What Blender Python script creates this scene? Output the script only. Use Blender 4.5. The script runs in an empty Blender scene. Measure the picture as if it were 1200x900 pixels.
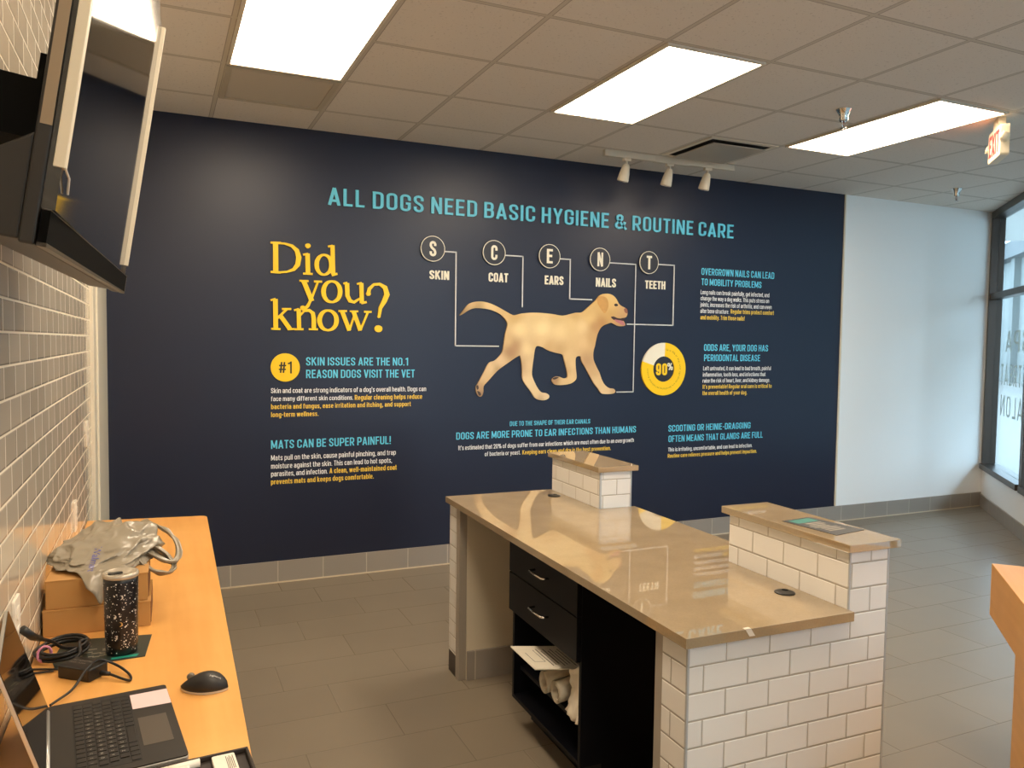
import bpy, bmesh, math, random
from mathutils import Vector, Matrix, noise
from mathutils.bvhtree import BVHTree

sc = bpy.context.scene
COL = sc.collection
R = math.radians

# ------------------------------------------------------------------ camera, sky, exposure
FOV_F = 919.4
cam_data = bpy.data.cameras.new('camera')
cam_data.sensor_width = 36.0
cam_data.lens = FOV_F / 1200 * 36.0
cam_data.clip_start = 0.05
cam = bpy.data.objects.new('camera', cam_data)
COL.objects.link(cam)
yaw, pitch, roll = 0.4234, -0.0521, 0.0131
fw = Vector((math.sin(yaw) * math.cos(pitch), math.cos(yaw) * math.cos(pitch), math.sin(pitch)))
rt = Vector((math.cos(yaw), -math.sin(yaw), 0))
up = rt.cross(fw)
r2 = rt * math.cos(roll) + up * math.sin(roll)
u2 = -rt * math.sin(roll) + up * math.cos(roll)
cm = Matrix((r2, u2, -fw)).transposed().to_4x4()
cm.translation = Vector((-0.3126, -4.8951, 1.6218))
cam.matrix_world = cm
sc.camera = cam

PANEL_STRENGTH = 16.0
PANEL_COLOR = (1.0, 0.82, 0.61)
SKY_STRENGTH = 7.6
SKY_COLOR = (0.59, 0.79, 1.0)
world = bpy.data.worlds.new('overcast_sky')
sc.world = world
world.use_nodes = True
bg = world.node_tree.nodes['Background']
bg.inputs[0].default_value = (*SKY_COLOR, 1)
bg.inputs[1].default_value = SKY_STRENGTH
sc.view_settings.view_transform = 'Standard'
sc.view_settings.look = 'None'
sc.view_settings.gamma = 1.0
sc.view_settings.use_curve_mapping = False
sc.view_settings.exposure = 0.2
sc.cycles.max_bounces = 8
sc.cycles.diffuse_bounces = 5

# ------------------------------------------------------------------ helpers
def lin(c):
    c /= 255.0
    return c / 12.92 if c <= 0.04045 else ((c + 0.055) / 1.055) ** 2.4

def rgb(r, g, b):
    return (lin(r), lin(g), lin(b), 1.0)

MATS = {}
def mat(name, col, rough=0.5, metal=0.0, spec=0.5, emit=None, estr=0.0, noise_amt=0.0, noise_scale=20.0, bump=0.0, bump_scale=60.0, ior=None, sheen=None):
    if name in MATS: return MATS[name]
    m = bpy.data.materials.new(name); m.use_nodes = True
    nt = m.node_tree; b = nt.nodes['Principled BSDF']
    b.inputs['Base Color'].default_value = col
    b.inputs['Roughness'].default_value = rough
    b.inputs['Metallic'].default_value = metal
    b.inputs['Specular IOR Level'].default_value = spec
    if ior: b.inputs['IOR'].default_value = ior
    if emit:
        b.inputs['Emission Color'].default_value = emit
        b.inputs['Emission Strength'].default_value = estr
    if noise_amt or bump:
        tc = nt.nodes.new('ShaderNodeTexCoord')
    if noise_amt:
        n = nt.nodes.new('ShaderNodeTexNoise'); n.inputs['Scale'].default_value = noise_scale; n.inputs['Detail'].default_value = 5
        nt.links.new(tc.outputs['Object'], n.inputs['Vector'])
        mx = nt.nodes.new('ShaderNodeMix'); mx.data_type = 'RGBA'
        mx.inputs['A'].default_value = tuple(c * (1 - noise_amt) for c in col[:3]) + (1,)
        mx.inputs['B'].default_value = tuple(min(1, c * (1 + noise_amt)) for c in col[:3]) + (1,)
        nt.links.new(n.outputs['Fac'], mx.inputs['Factor'])
        nt.links.new(mx.outputs['Result'], b.inputs['Base Color'])
    if bump:
        n2 = nt.nodes.new('ShaderNodeTexNoise'); n2.inputs['Scale'].default_value = bump_scale; n2.inputs['Detail'].default_value = 3
        nt.links.new(tc.outputs['Object'], n2.inputs['Vector'])
        bp = nt.nodes.new('ShaderNodeBump'); bp.inputs['Strength'].default_value = bump; bp.inputs['Distance'].default_value = 0.01
        nt.links.new(n2.outputs['Fac'], bp.inputs['Height'])
        nt.links.new(bp.outputs['Normal'], b.inputs['Normal'])
    MATS[name] = m
    return m

class NG:
    """small wrapper to write shader math"""
    def __init__(s, m): s.nt = m.node_tree
    def val(s, x):
        return x
    def math(s, op, a, b=None):
        n = s.nt.nodes.new('ShaderNodeMath'); n.operation = op
        for i, v in enumerate((a, b)):
            if v is None: continue
            if isinstance(v, (int, float)): n.inputs[i].default_value = v
            else: s.nt.links.new(v, n.inputs[i])
        return n.outputs[0]
    def mix(s, f, a, b):
        n = s.nt.nodes.new('ShaderNodeMix'); n.data_type = 'RGBA'
        for k, v in (('Factor', f), ('A', a), ('B', b)):
            if isinstance(v, (int, float)): n.inputs[k].default_value = v
            elif isinstance(v, tuple): n.inputs[k].default_value = v
            else: s.nt.links.new(v, n.inputs[k])
        return n.outputs['Result']
    def noise(s, vec, scale, detail=3):
        n = s.nt.nodes.new('ShaderNodeTexNoise'); n.inputs['Scale'].default_value = scale; n.inputs['Detail'].default_value = detail
        s.nt.links.new(vec, n.inputs['Vector']); return n.outputs['Fac']
    def white(s, a, b):
        c = s.nt.nodes.new('ShaderNodeCombineXYZ'); s.nt.links.new(a, c.inputs[0]); s.nt.links.new(b, c.inputs[1])
        w = s.nt.nodes.new('ShaderNodeTexWhiteNoise'); w.noise_dimensions = '3D'; s.nt.links.new(c.outputs[0], w.inputs['Vector'])
        return w.outputs['Value']

def tile_material(name, tile, grout, w, h, row_shift, origin, mortar, rough, source='UV', axes=(0, 1), vary=0.06, groutbump=0.4, grout_rough=0.8, spec=0.5, cloud=0.0):
    """rectangular tiles; each row is shifted by row_shift*w; origin is (u, v) of a tile corner in row 0"""
    m = bpy.data.materials.new(name); m.use_nodes = True
    g = NG(m); nt = m.node_tree; b = nt.nodes['Principled BSDF']
    tc = nt.nodes.new('ShaderNodeTexCoord'); sp = nt.nodes.new('ShaderNodeSeparateXYZ')
    nt.links.new(tc.outputs[source], sp.inputs[0])
    u = g.math('SUBTRACT', sp.outputs[axes[0]], origin[0]); v = g.math('SUBTRACT', sp.outputs[axes[1]], origin[1])
    vr = g.math('DIVIDE', v, h); row = g.math('FLOOR', vr)
    us = g.math('SUBTRACT', g.math('DIVIDE', u, w), g.math('MULTIPLY', row, row_shift))
    cell = g.math('FLOOR', us)
    fu = g.math('FRACT', us); fv = g.math('FRACT', vr)
    du = g.math('MULTIPLY', g.math('MINIMUM', fu, g.math('SUBTRACT', 1.0, fu)), w)
    dv = g.math('MULTIPLY', g.math('MINIMUM', fv, g.math('SUBTRACT', 1.0, fv)), h)
    d = g.math('MINIMUM', du, dv)
    mr = nt.nodes.new('ShaderNodeMapRange'); mr.interpolation_type = 'SMOOTHSTEP'
    nt.links.new(d, mr.inputs['Value']); mr.inputs['From Min'].default_value = mortar * 0.35; mr.inputs['From Max'].default_value = mortar * 0.75
    fac = mr.outputs['Result']
    rnd = g.white(cell, row)
    ca = tuple(c * (1 - vary) for c in tile[:3]) + (1,); cb = tuple(min(1, c * (1 + vary)) for c in tile[:3]) + (1,)
    tcol = g.mix(rnd, ca, cb)
    if cloud:
        nn = g.noise(tc.outputs['Object'], 4.0, 6)
        tcol = g.mix(g.math('MULTIPLY', nn, cloud), tcol, tuple(c * 0.55 for c in tile[:3]) + (1,))
    nt.links.new(g.mix(fac, grout, tcol), b.inputs['Base Color'])
    rr = g.math('ADD', g.math('MULTIPLY', fac, rough - grout_rough), grout_rough)
    nt.links.new(rr, b.inputs['Roughness'])
    b.inputs['Specular IOR Level'].default_value = spec
    mr2 = nt.nodes.new('ShaderNodeMapRange'); mr2.interpolation_type = 'SMOOTHSTEP'
    nt.links.new(d, mr2.inputs['Value']); mr2.inputs['From Min'].default_value = mortar * 0.3; mr2.inputs['From Max'].default_value = mortar * 1.5
    bp = nt.nodes.new('ShaderNodeBump'); bp.inputs['Strength'].default_value = groutbump; bp.inputs['Distance'].default_value = 0.004
    nt.links.new(mr2.outputs['Result'], bp.inputs['Height']); nt.links.new(bp.outputs['Normal'], b.inputs['Normal'])
    return m

class MB:
    def __init__(s): s.v = []; s.f = []
    def add(s, vs, fs):
        o = len(s.v); s.v += [tuple(p) for p in vs]; s.f += [tuple(i + o for i in f) for f in fs]
        return s
    def box(s, x0, x1, y0, y1, z0, z1, M=None):
        vs = [(x0, y0, z0), (x1, y0, z0), (x1, y1, z0), (x0, y1, z0), (x0, y0, z1), (x1, y0, z1), (x1, y1, z1), (x0, y1, z1)]
        if M: vs = [M @ Vector(p) for p in vs]
        return s.add(vs, [(0, 3, 2, 1), (4, 5, 6, 7), (0, 1, 5, 4), (1, 2, 6, 5), (2, 3, 7, 6), (3, 0, 4, 7)])
    def prism(s, poly, a0, a1, place):
        """poly: 2D points; place(u, v, depth) -> 3D"""
        n = len(poly)
        vs = [place(u, v, a0) for u, v in poly] + [place(u, v, a1) for u, v in poly]
        fs = [tuple(range(n - 1, -1, -1)), tuple(range(n, 2 * n))] + [(i, (i + 1) % n, n + (i + 1) % n, n + i) for i in range(n)]
        return s.add(vs, fs)
    def tube(s, pts, r, seg=8, flat=1.0, caps=True):
        pts = [Vector(p) for p in pts]; n = len(pts)
        rs = r if isinstance(r, (list, tuple)) else [r] * n
        prev = None; rings = []
        for i, p in enumerate(pts):
            t = (pts[min(i + 1, n - 1)] - pts[max(i - 1, 0)]).normalized()
            if prev is None:
                a = Vector((0, 0, 1)) if abs(t.z) < 0.9 else Vector((1, 0, 0))
                nx = t.cross(a).normalized()
            else:
                nx = (prev - t * prev.dot(t))
                nx = nx.normalized() if nx.length > 1e-6 else t.orthogonal().normalized()
            prev = nx; ny = t.cross(nx)
            rings.append([p + (nx * math.cos(2 * math.pi * k / seg) + ny * math.sin(2 * math.pi * k / seg) * flat) * rs[i] for k in range(seg)])
        vs = [q for rg in rings for q in rg]; fs = []
        for i in range(n - 1):
            for k in range(seg):
                k2 = (k + 1) % seg
                fs.append((i * seg + k, i * seg + k2, (i + 1) * seg + k2, (i + 1) * seg + k))
        if caps: fs += [tuple(range(seg - 1, -1, -1)), tuple((n - 1) * seg + k for k in range(seg))]
        return s.add(vs, fs)
    def lathe(s, prof, c=(0, 0, 0), seg=32, M=None):
        """prof: (radius, z) from bottom to top"""
        vs = []; fs = []
        for r, z in prof:
            for k in range(seg):
                a = 2 * math.pi * k / seg; p = Vector((c[0] + r * math.cos(a), c[1] + r * math.sin(a), c[2] + z))
                vs.append(M @ p if M else p)
        for i in range(len(prof) - 1):
            for k in range(seg):
                k2 = (k + 1) % seg
                fs.append((i * seg + k, i * seg + k2, (i + 1) * seg + k2, (i + 1) * seg + k))
        fs += [tuple(range(seg - 1, -1, -1)), tuple((len(prof) - 1) * seg + k for k in range(seg))]
        return s.add(vs, fs)
    def build(s, name, m, parent=None, bevel=0.0, smooth=False, uv=None, clean=False):
        me = bpy.data.meshes.new(name); me.from_pydata(s.v, [], s.f); me.update()
        if clean:
            bm = bmesh.new(); bm.from_mesh(me); bmesh.ops.recalc_face_normals(bm, faces=bm.faces); bm.to_mesh(me); bm.free()
        if m: me.materials.append(m)
        if smooth:
            for p in me.polygons: p.use_smooth = True
        if uv is not None:
            ul = me.uv_layers.new(name='UVMap')
            for p in me.polygons:
                n = p.normal; ax = max(range(3), key=lambda i: abs(n[i]))
                for li in p.loop_indices:
                    q = me.vertices[me.loops[li].vertex_index].co
                    if ax == 0: ul.data[li].uv = (q.y - uv[1], q.z)
                    elif ax == 1: ul.data[li].uv = (q.x - uv[0], q.z)
                    else: ul.data[li].uv = (q.x - uv[0], q.y)
        o = bpy.data.objects.new(name, me); COL.objects.link(o)
        if parent: o.parent = parent
        if bevel:
            bv = o.modifiers.new('bevel', 'BEVEL'); bv.width = bevel; bv.segments = 2; bv.limit_method = 'ANGLE'
            bv.harden_normals = False
        return o

def empty(name, loc=(0, 0, 0), rz=0.0, M=None):
    o = bpy.data.objects.new(name, None); COL.objects.link(o)
    o.empty_display_size = 0.05
    if M is not None: o.matrix_world = M
    else: o.location = loc; o.rotation_euler = (0, 0, rz)
    return o

def tag(o, label, cat, group=None):
    o['label'] = label; o['category'] = cat
    if group: o['group'] = group
    return o

def structure(o):
    o['kind'] = 'structure'; return o

def arc_pts(cx, cy, r, n, a0=0.0, a1=2 * math.pi, closed=True):
    return [(cx + r * math.cos(a0 + (a1 - a0) * i / (n if closed else n - 1)), cy + r * math.sin(a0 + (a1 - a0) * i / (n if closed else n - 1))) for i in range(n)]

def rounded_rect(x0, x1, y0, y1, r, n=5):
    p = []
    for cx, cy, a in ((x1 - r, y0 + r, -90), (x1 - r, y1 - r, 0), (x0 + r, y1 - r, 90), (x0 + r, y0 + r, 180)):
        for i in range(n + 1):
            t = R(a + 90 * i / n); p.append((cx + r * math.cos(t), cy + r * math.sin(t)))
    return p

def smooth_path(pts, n=8, closed=False):
    P = [Vector(p) for p in pts]; out = []; m = len(P)
    rng = m if closed else m - 1
    for i in range(rng):
        p1 = P[i]; p2 = P[(i + 1) % m]
        p0 = P[i - 1] if (closed or i > 0) else p1 * 2 - p2
        p3 = P[(i + 2) % m] if (closed or i + 2 < m) else p2 * 2 - p1
        for k in range(n):
            t = k / n
            out.append(0.5 * ((2 * p1) + (p2 - p0) * t + (2 * p0 - 5 * p1 + 4 * p2 - p3) * t * t + (3 * p1 - p0 - 3 * p2 + p3) * t ** 3))
    if not closed: out.append(P[-1])
    return out

_glyph = {}
def glyphs(text, extrude=0.0, res=3):
    key = (text, extrude, res)
    if key in _glyph: return _glyph[key]
    c = bpy.data.curves.new('lettering', 'FONT'); c.body = text; c.size = 1.0; c.extrude = extrude; c.resolution_u = res
    o = bpy.data.objects.new('lettering', c); COL.objects.link(o)
    dg = bpy.context.evaluated_depsgraph_get()
    me = bpy.data.meshes.new_from_object(o.evaluated_get(dg))
    vs = [v.co.copy() for v in me.vertices]; fs = [tuple(p.vertices) for p in me.polygons]
    bpy.data.objects.remove(o); bpy.data.curves.remove(c); bpy.data.meshes.remove(me)
    _glyph[key] = (vs, fs)
    return vs, fs
CAP = max(v.y for v in glyphs('H')[0])

def text_add(mb, text, x0, x1, z0, cap, place, bold=0.0, depth=0.0, res=3):
    """fit text between x0 and x1 on baseline z0 with the given cap height; place(u, v, d)"""
    vs, fs = glyphs(text, 0.5 if depth else 0.0, res)
    a = min(v.x for v in vs); b = max(v.x for v in vs)
    shifts = (-bold, 0, bold) if bold else (0,)
    sx = (x1 - x0 - 2 * bold) / (b - a); sy = cap / CAP
    for i, sh in enumerate(shifts):
        mb.add([place(x0 + bold + sh + (v.x - a) * sx, z0 + v.y * sy, (v.z + 0.5) * depth + 0.00015 * i) for v in vs], fs)

# ------------------------------------------------------------------ a condensed gothic alphabet drawn as strokes
def gothic(w):
    """centre lines of every character for stroke width w; cap height 1"""
    G = {}
    h = w / 2; W = 0.47; l, r, t, b = h, W - h, 1 - h, h; X = 0.74; xt = X - h; Wl = 0.44; rl = Wl - h
    def corner(cx, cy, c, a0, a1, n=5):
        return [(cx + c * math.cos(R(a0 + (a1 - a0) * i / n)), cy + c * math.sin(R(a0 + (a1 - a0) * i / n))) for i in range(n + 1)]
    def oval(l, r, b, t, c): return corner(r - c, t - c, c, 0, 90) + corner(l + c, t - c, c, 90, 180) + corner(l + c, b + c, c, 180, 270) + corner(r - c, b + c, c, 270, 360) + [(r, t - c)]
    c = min(0.15, (r - l) / 2); cl = min(0.14, (rl - l) / 2)
    G['A'] = (0.50, [[(h * 0.8, 0), (0.25, 1.0)], [(0.50 - h * 0.8, 0), (0.25, 1.0)], [(0.1, 0.26), (0.40, 0.26)]])
    G['B'] = (W, [[(l, 0), (l, 1)], [(l, t), (r - c, t)] + corner(r - c, t - c * 0.9, c * 0.9, 90, 0) + corner(r - c, 0.52 + c * 0.9, c * 0.9, 0, -90) + [(l, 0.52)], [(r - c, 0.52)] + corner(r - c, 0.52 - c, c, 90, 0) + corner(r - c, b + c, c, 0, -90) + [(l, b)]])
    G['C'] = (W, [[(r, 0.64)] + corner(r - c, t - c, c, 0, 90) + corner(l + c, t - c, c, 90, 180) + corner(l + c, b + c, c, 180, 270) + corner(r - c, b + c, c, 270, 360) + [(r, 0.36)]])
    G['D'] = (W, [[(l, 0), (l, 1)], [(l, t)] + corner(r - c, t - c, c, 90, 0) + corner(r - c, b + c, c, 0, -90) + [(l, b)]])
    G['E'] = (0.40, [[(l, 0), (l, 1)], [(l, t), (0.40, t)], [(l, 0.52), (0.36, 0.52)], [(l, b), (0.40, b)]])
    G['F'] = (0.39, [[(l, 0), (l, 1)], [(l, t), (0.39, t)], [(l, 0.50), (0.36, 0.50)]])
    G['G'] = (W, [G['C'][1][0][:-1] + [(r, 0.46), (0.25, 0.46)]])
    G['H'] = (W, [[(l, 0), (l, 1)], [(r, 0), (r, 1)], [(l, 0.52), (r, 0.52)]])
    G['I'] = (w, [[(h, 0), (h, 1)]])
    G['J'] = (0.40, [[(0.40 - h, 1)] + corner(0.40 - h - 0.12, b + 0.12, 0.12, 0, -90) + [(h * 0.6, b)]])
    G['K'] = (0.50, [[(l, 0), (l, 1)], [(0.50 - h, 1), (l, 0.40)], [(0.20, 0.58), (0.50 - h * 0.8, 0)]])
    G['L'] = (0.38, [[(l, 0), (l, 1)], [(l, b), (0.38, b)]])
    G['M'] = (0.62, [[(l, 0), (l, 1)], [(0.62 - h, 0), (0.62 - h, 1)], [(l, 1.0), (0.31, 0.15)], [(0.62 - h, 1.0), (0.31, 0.15)]])
    G['N'] = (0.49, [[(l, 0), (l, 1)], [(0.49 - h, 0), (0.49 - h, 1)], [(l, 1), (0.49 - h, 0)]])
    G['O'] = (W, [oval(l, r, b, t, c)])
    G['P'] = (0.46, [[(l, 0), (l, 1)], [(l, t)] + corner(r - c, t - c, c, 90, 0) + corner(r - c, 0.42 + c, c, 0, -90) + [(l, 0.42)]])
    G['R'] = (0.48, G['P'][1] + [[(0.24, 0.42), (0.48 - h * 0.8, 0)]])
    cs = min(0.15, (r - 0.02 - l) / 2); c, c_keep = cs, c
    G['S'] = (0.45, [[(r - .02, 0.68)] + corner(r - .02 - c, t - c, c, 0, 90) + corner(l + c, t - c, c, 90, 180) + [(l, 0.70), (l + 0.05, 0.58), (r - 0.07, 0.42), (r - .02, 0.30)] + corner(r - .02 - c, b + c, c, 0, -90) + corner(l + c, b + c, c, 270, 180) + [(l, 0.32)]])
    c = c_keep
    G['T'] = (0.42, [[(0, t), (0.42, t)], [(0.21, 0), (0.21, t)]])
    G['U'] = (W, [[(l, 1)] + corner(l + c, b + c, c, 180, 270) + corner(r - c, b + c, c, 270, 360) + [(r, 1)]])
    G['V'] = (0.48, [[(h * 0.8, 1), (0.24, 0)], [(0.48 - h * 0.8, 1), (0.24, 0)]])
    G['W'] = (0.70, [[(h * 0.8, 1), (0.19, 0)], [(0.35, 1), (0.19, 0)], [(0.35, 1), (0.51, 0)], [(0.70 - h * 0.8, 1), (0.51, 0)]])
    G['X'] = (0.50, [[(h * 0.8, 1), (0.50 - h * 0.8, 0)], [(h * 0.8, 0), (0.50 - h * 0.8, 1)]])
    G['Y'] = (0.48, [[(h * 0.8, 1), (0.24, 0.42)], [(0.48 - h * 0.8, 1), (0.24, 0.42)], [(0.24, 0.45), (0.24, 0)]])
    G['Z'] = (0.42, [[(0, t), (0.42 - h * .6, t), (h * 0.6, b), (0.42, b)]])
    G['&'] = (0.66, [[(0.64, 0.0), (0.16, 0.66)] + corner(0.28, t - 0.14, 0.14, 200, -20) + [(0.40, 0.66), (0.14, 0.42)] + corner(l + 0.17, b + 0.18, 0.17, 150, 290) + [(0.44, 0.14), (0.58, 0.50)]])
    c = min(c, (0.44 - w) / 2)
    G['0'] = (0.44, [oval(l, 0.44 - h, b, t, min(c, 0.14))])
    G['1'] = (0.30, [[(0.30 - h, 0), (0.30 - h, 1)], [(0.02, 0.80), (0.30 - h, 0.90)]])
    G['2'] = (0.44, [[(l, 0.66)] + corner(l + c, t - c, c, 180, 90) + corner(0.44 - h - c, t - c, c, 90, 0) + [(0.44 - h, 0.62), (l, b), (0.44, b)]])
    G['9'] = (0.44, [oval(l, 0.44 - h, 0.40, t, min(c, 0.14)), [(0.44 - h, 0.7)] + corner(0.44 - h - c, b + c, c, 0, -90) + corner(l + c, b + c, c, 270, 180) + [(l, 0.30)]])
    G['3'] = (0.44, [[(l, 0.7)] + corner(l + c, t - c, c, 180, 90) + corner(0.44 - h - c, t - c, c, 90, 0) + [(0.44 - h, 0.6), (0.2, 0.52), (0.44 - h, 0.44)] + corner(0.44 - h - c, b + c, c, 0, -90) + corner(l + c, b + c, c, 270, 180) + [(l, 0.3)]])
    G['4'] = (0.46, [[(0.34, 0), (0.34, 1), (0.02, 0.28), (0.46, 0.28)]])
    G['5'] = (0.44, [[(0.42, t), (l, t), (l, 0.55), (0.44 - h - c, 0.57)] + corner(0.44 - h - c, 0.57 - c, c, 90, 0) + corner(0.44 - h - c, b + c, c, 0, -90) + corner(l + c, b + c, c, 270, 180) + [(l, 0.3)]])
    G['#'] = (0.54, [[(0.14, 0.05), (0.22, 0.95)], [(0.34, 0.05), (0.42, 0.95)], [(0.02, 0.34), (0.52, 0.34)], [(0.04, 0.66), (0.54, 0.66)]])
    G['%'] = (0.74, [oval(h * .8, 0.27, 0.56, 1 - h * .8, 0.09), oval(0.47, 0.74 - h * .8, h * .8, 0.44, 0.09), [(0.22, 0), (0.54, 1)]])
    G['.'] = (w, [[(h, 0), (h, w)]]); G[','] = (w, [[(h, w), (h, 0.02), (h * 0.5, -0.12)]]); G["'"] = (w, [[(h, 1), (h, 0.72)]])
    G['!'] = (w, [[(h, 0), (h, w)], [(h, 0.26), (h, 1)]]); G['-'] = (0.26, [[(0, 0.42), (0.26, 0.42)]])
    G['a'] = (0.41, [[(l, 0.54)] + corner(l + cl * .8, xt - cl * .8, cl * .8, 180, 90) + corner(0.41 - h - cl * .8, xt - cl * .8, cl * .8, 90, 0) + [(0.41 - h, 0)], [(0.41 - h, 0.42), (l + 0.08, 0.42)] + corner(l + 0.09, 0.32, 0.09, 120, 180) + corner(l + 0.1, b + 0.1, 0.1, 180, 270) + [(0.22, b), (0.41 - h, 0.16)]])
    G['b'] = (Wl, [[(l, 0), (l, 1)], oval(l, rl, b, xt, cl)]); G['d'] = (Wl, [[(rl, 0), (rl, 1)], oval(l, rl, b, xt, cl)])
    ck, cl = cl, min(cl, (0.40 - w) / 2)
    G['c'] = (0.40, [[(0.40 - h, 0.50)] + corner(0.40 - h - cl * .8, xt - cl * .8, cl * .8, 0, 90) + corner(l + cl, xt - cl, cl, 90, 180) + corner(l + cl, b + cl, cl, 180, 270) + corner(0.40 - h - cl * .8, b + cl * .8, cl * .8, 270, 360) + [(0.40 - h, 0.27)]])
    G['e'] = (0.42, [[(l, 0.37), (0.42 - h, 0.37)] + corner(0.42 - h - cl * .9, xt - cl * .9, cl * .9, 0, 90) + corner(l + cl, xt - cl, cl, 90, 180) + corner(l + cl, b + cl, cl, 180, 270) + corner(0.42 - h - cl * .8, b + cl * .8, cl * .8, 270, 350)])
    cl = ck
    G['f'] = (0.28, [[(0.28, t)] + corner(0.10 + 0.09, t - 0.09, 0.09, 90, 180) + [(0.10, 0)], [(0, xt), (0.26, xt)]])
    G['g'] = (Wl, [oval(l, rl, b, xt, cl), [(rl, X), (rl, -0.1)] + corner(rl - 0.11, -0.10, 0.11, 0, -90) + [(l, -0.20)]])
    G['h'] = (0.43, [[(l, 0), (l, 1)], [(l, xt - 0.06)] + corner(l + 0.12, xt - 0.10, 0.10, 120, 90) + corner(0.43 - h - 0.12, xt - 0.12, 0.12, 90, 0) + [(0.43 - h, 0)]])
    G['i'] = (w, [[(h, 0), (h, X)], [(h, 0.85), (h, 1)]]); G['j'] = (w * 1.4, [[(w * .9, X), (w * .9, -0.12), (0, -0.2)], [(w * .9, 0.85), (w * .9, 1)]])
    G['k'] = (0.44, [[(l, 0), (l, 1)], [(0.44 - h, X), (l, 0.28)], [(0.18, 0.42), (0.44 - h * .8, 0)]]); G['l'] = (w, [[(h, 0), (h, 1)]])
    nn = lambda x0, x1: [(x0, xt - 0.07)] + corner(x0 + 0.11, xt - 0.10, 0.10, 120, 90) + corner(x1 - 0.10, xt - 0.10, 0.10, 90, 0) + [(x1, 0)]
    G['m'] = (0.66, [[(l, 0), (l, X)], nn(l, 0.33), nn(0.33, 0.66 - h)]); G['n'] = (0.43, [[(l, 0), (l, X)], nn(l, 0.43 - h)])
    G['o'] = (Wl, [oval(l, rl, b, xt, cl)]); G['p'] = (Wl, [[(l, -0.24), (l, X)], oval(l, rl, b, xt, cl)]); G['q'] = (Wl, [[(rl, -0.24), (rl, X)], oval(l, rl, b, xt, cl)])
    G['r'] = (0.29, [[(l, 0), (l, X)], [(l, xt - 0.1), (l + 0.08, xt - 0.01), (0.29, xt)]])
    G['s'] = (0.38, [[(0.38 - h, 0.54)] + corner(0.38 - h - 0.09, xt - 0.09, 0.09, 0, 90) + corner(l + 0.09, xt - 0.09, 0.09, 90, 180) + [(l + 0.03, 0.43), (0.38 - h - 0.03, 0.31)] + corner(0.38 - h - 0.09, b + 0.09, 0.09, 0, -90) + corner(l + 0.09, b + 0.09, 0.09, 270, 180) + [(l, 0.20)]])
    G['t'] = (0.27, [[(0.11, 0.95), (0.11, b + 0.08)] + corner(0.11 + 0.08, b + 0.08, 0.08, 180, 270) + [(0.27, b)], [(0, xt), (0.26, xt)]])
    G['u'] = (0.43, [[(0.43 - h, 0), (0.43 - h, X)], [(l, X)] + corner(l + 0.11, b + 0.11, 0.11, 180, 270) + [(0.25, b), (0.43 - h, 0.14)]])
    G['v'] = (0.42, [[(h * .8, X), (0.21, 0)], [(0.42 - h * .8, X), (0.21, 0)]])
    G['w'] = (0.62, [[(h * .8, X), (0.17, 0)], [(0.31, X), (0.17, 0)], [(0.31, X), (0.45, 0)], [(0.62 - h * .8, X), (0.45, 0)]])
    G['x'] = (0.42, [[(h * .8, X), (0.42 - h * .8, 0)], [(h * .8, 0), (0.42 - h * .8, X)]])
    G['y'] = (0.42, [[(h * .8, X), (0.22, 0.02)], [(0.42 - h * .8, X), (0.20, -0.08), (0.12, -0.19), (0.02, -0.2)]])
    G['z'] = (0.38, [[(0, xt), (0.38 - h * .6, xt), (h * .6, b), (0.38, b)]])
    return G
_gothic = {}
def ribbon(P, w):
    P = [Vector(p) for p in P]; P = [p for i, p in enumerate(P) if i == 0 or (p - P[i - 1]).length > 1e-5]; n = len(P); A = []; B = []
    closed = n > 6 and (P[0] - P[-1]).length < 1e-4
    for i in range(n):
        if closed and i in (0, n - 1): d0 = (P[-1] - P[-2]).normalized(); d1 = (P[1] - P[0]).normalized()
        else:
            d0 = (P[i] - P[i - 1]).normalized() if i else (P[1] - P[0]).normalized()
            d1 = (P[i + 1] - P[i]).normalized() if i < n - 1 else d0
        m = d0 + d1
        m = m.normalized() if m.length > 1e-4 else d0
        nn = Vector((-m.y, m.x)); k = max(0.45, abs(nn.dot(Vector((-d0.y, d0.x)))))
        A.append(P[i] + nn * (w / 2 / k)); B.append(P[i] - nn * (w / 2 / k))
    return A, B
def gothic_add(mb, text, x0, x1, z0, cap, place, weight=0.14, depth=0.0, gap=0.10):
    if weight not in _gothic: _gothic[weight] = gothic(weight)
    G = _gothic[weight]; adv = 0; items = []
    for chh in text:
        if chh == ' ': adv += 0.22; continue
        g = G[chh]; items.append((adv, g)); adv += g[0] + gap
    sx = (x1 - x0) / (adv - gap); cnt = 0
    for a, (wd, strokes) in items:
        for st in strokes:
            A, B = ribbon(st, weight); n = len(A); cnt += 1
            dd = depth + 0.00008 * (cnt % 9)
            f = lambda p, d: place(x0 + (a + p.x) * sx, z0 + p.y * cap, d)
            vs = [f(p, dd) for p in A] + [f(p, dd) for p in B]
            fs = [(i, n + i, n + i + 1, i + 1) for i in range(n - 1)]
            if depth:
                vs += [f(p, 0) for p in A] + [f(p, 0) for p in B]
                fs += [q for i in range(n - 1) for q in ((i, i + 1, 2 * n + i + 1, 2 * n + i), (n + i, 3 * n + i, 3 * n + i + 1, n + i + 1))]
                fs += [(0, 2 * n, 3 * n, n), (n - 1, 2 * n - 1, 4 * n - 1, 3 * n - 1)]
            mb.add(vs, fs)

WALL_Y = 0.4687
def on_wall(u, v, d):            # the navy wall: u along it, v up, d out into the room
    return (u, WALL_Y - d, v)

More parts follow.
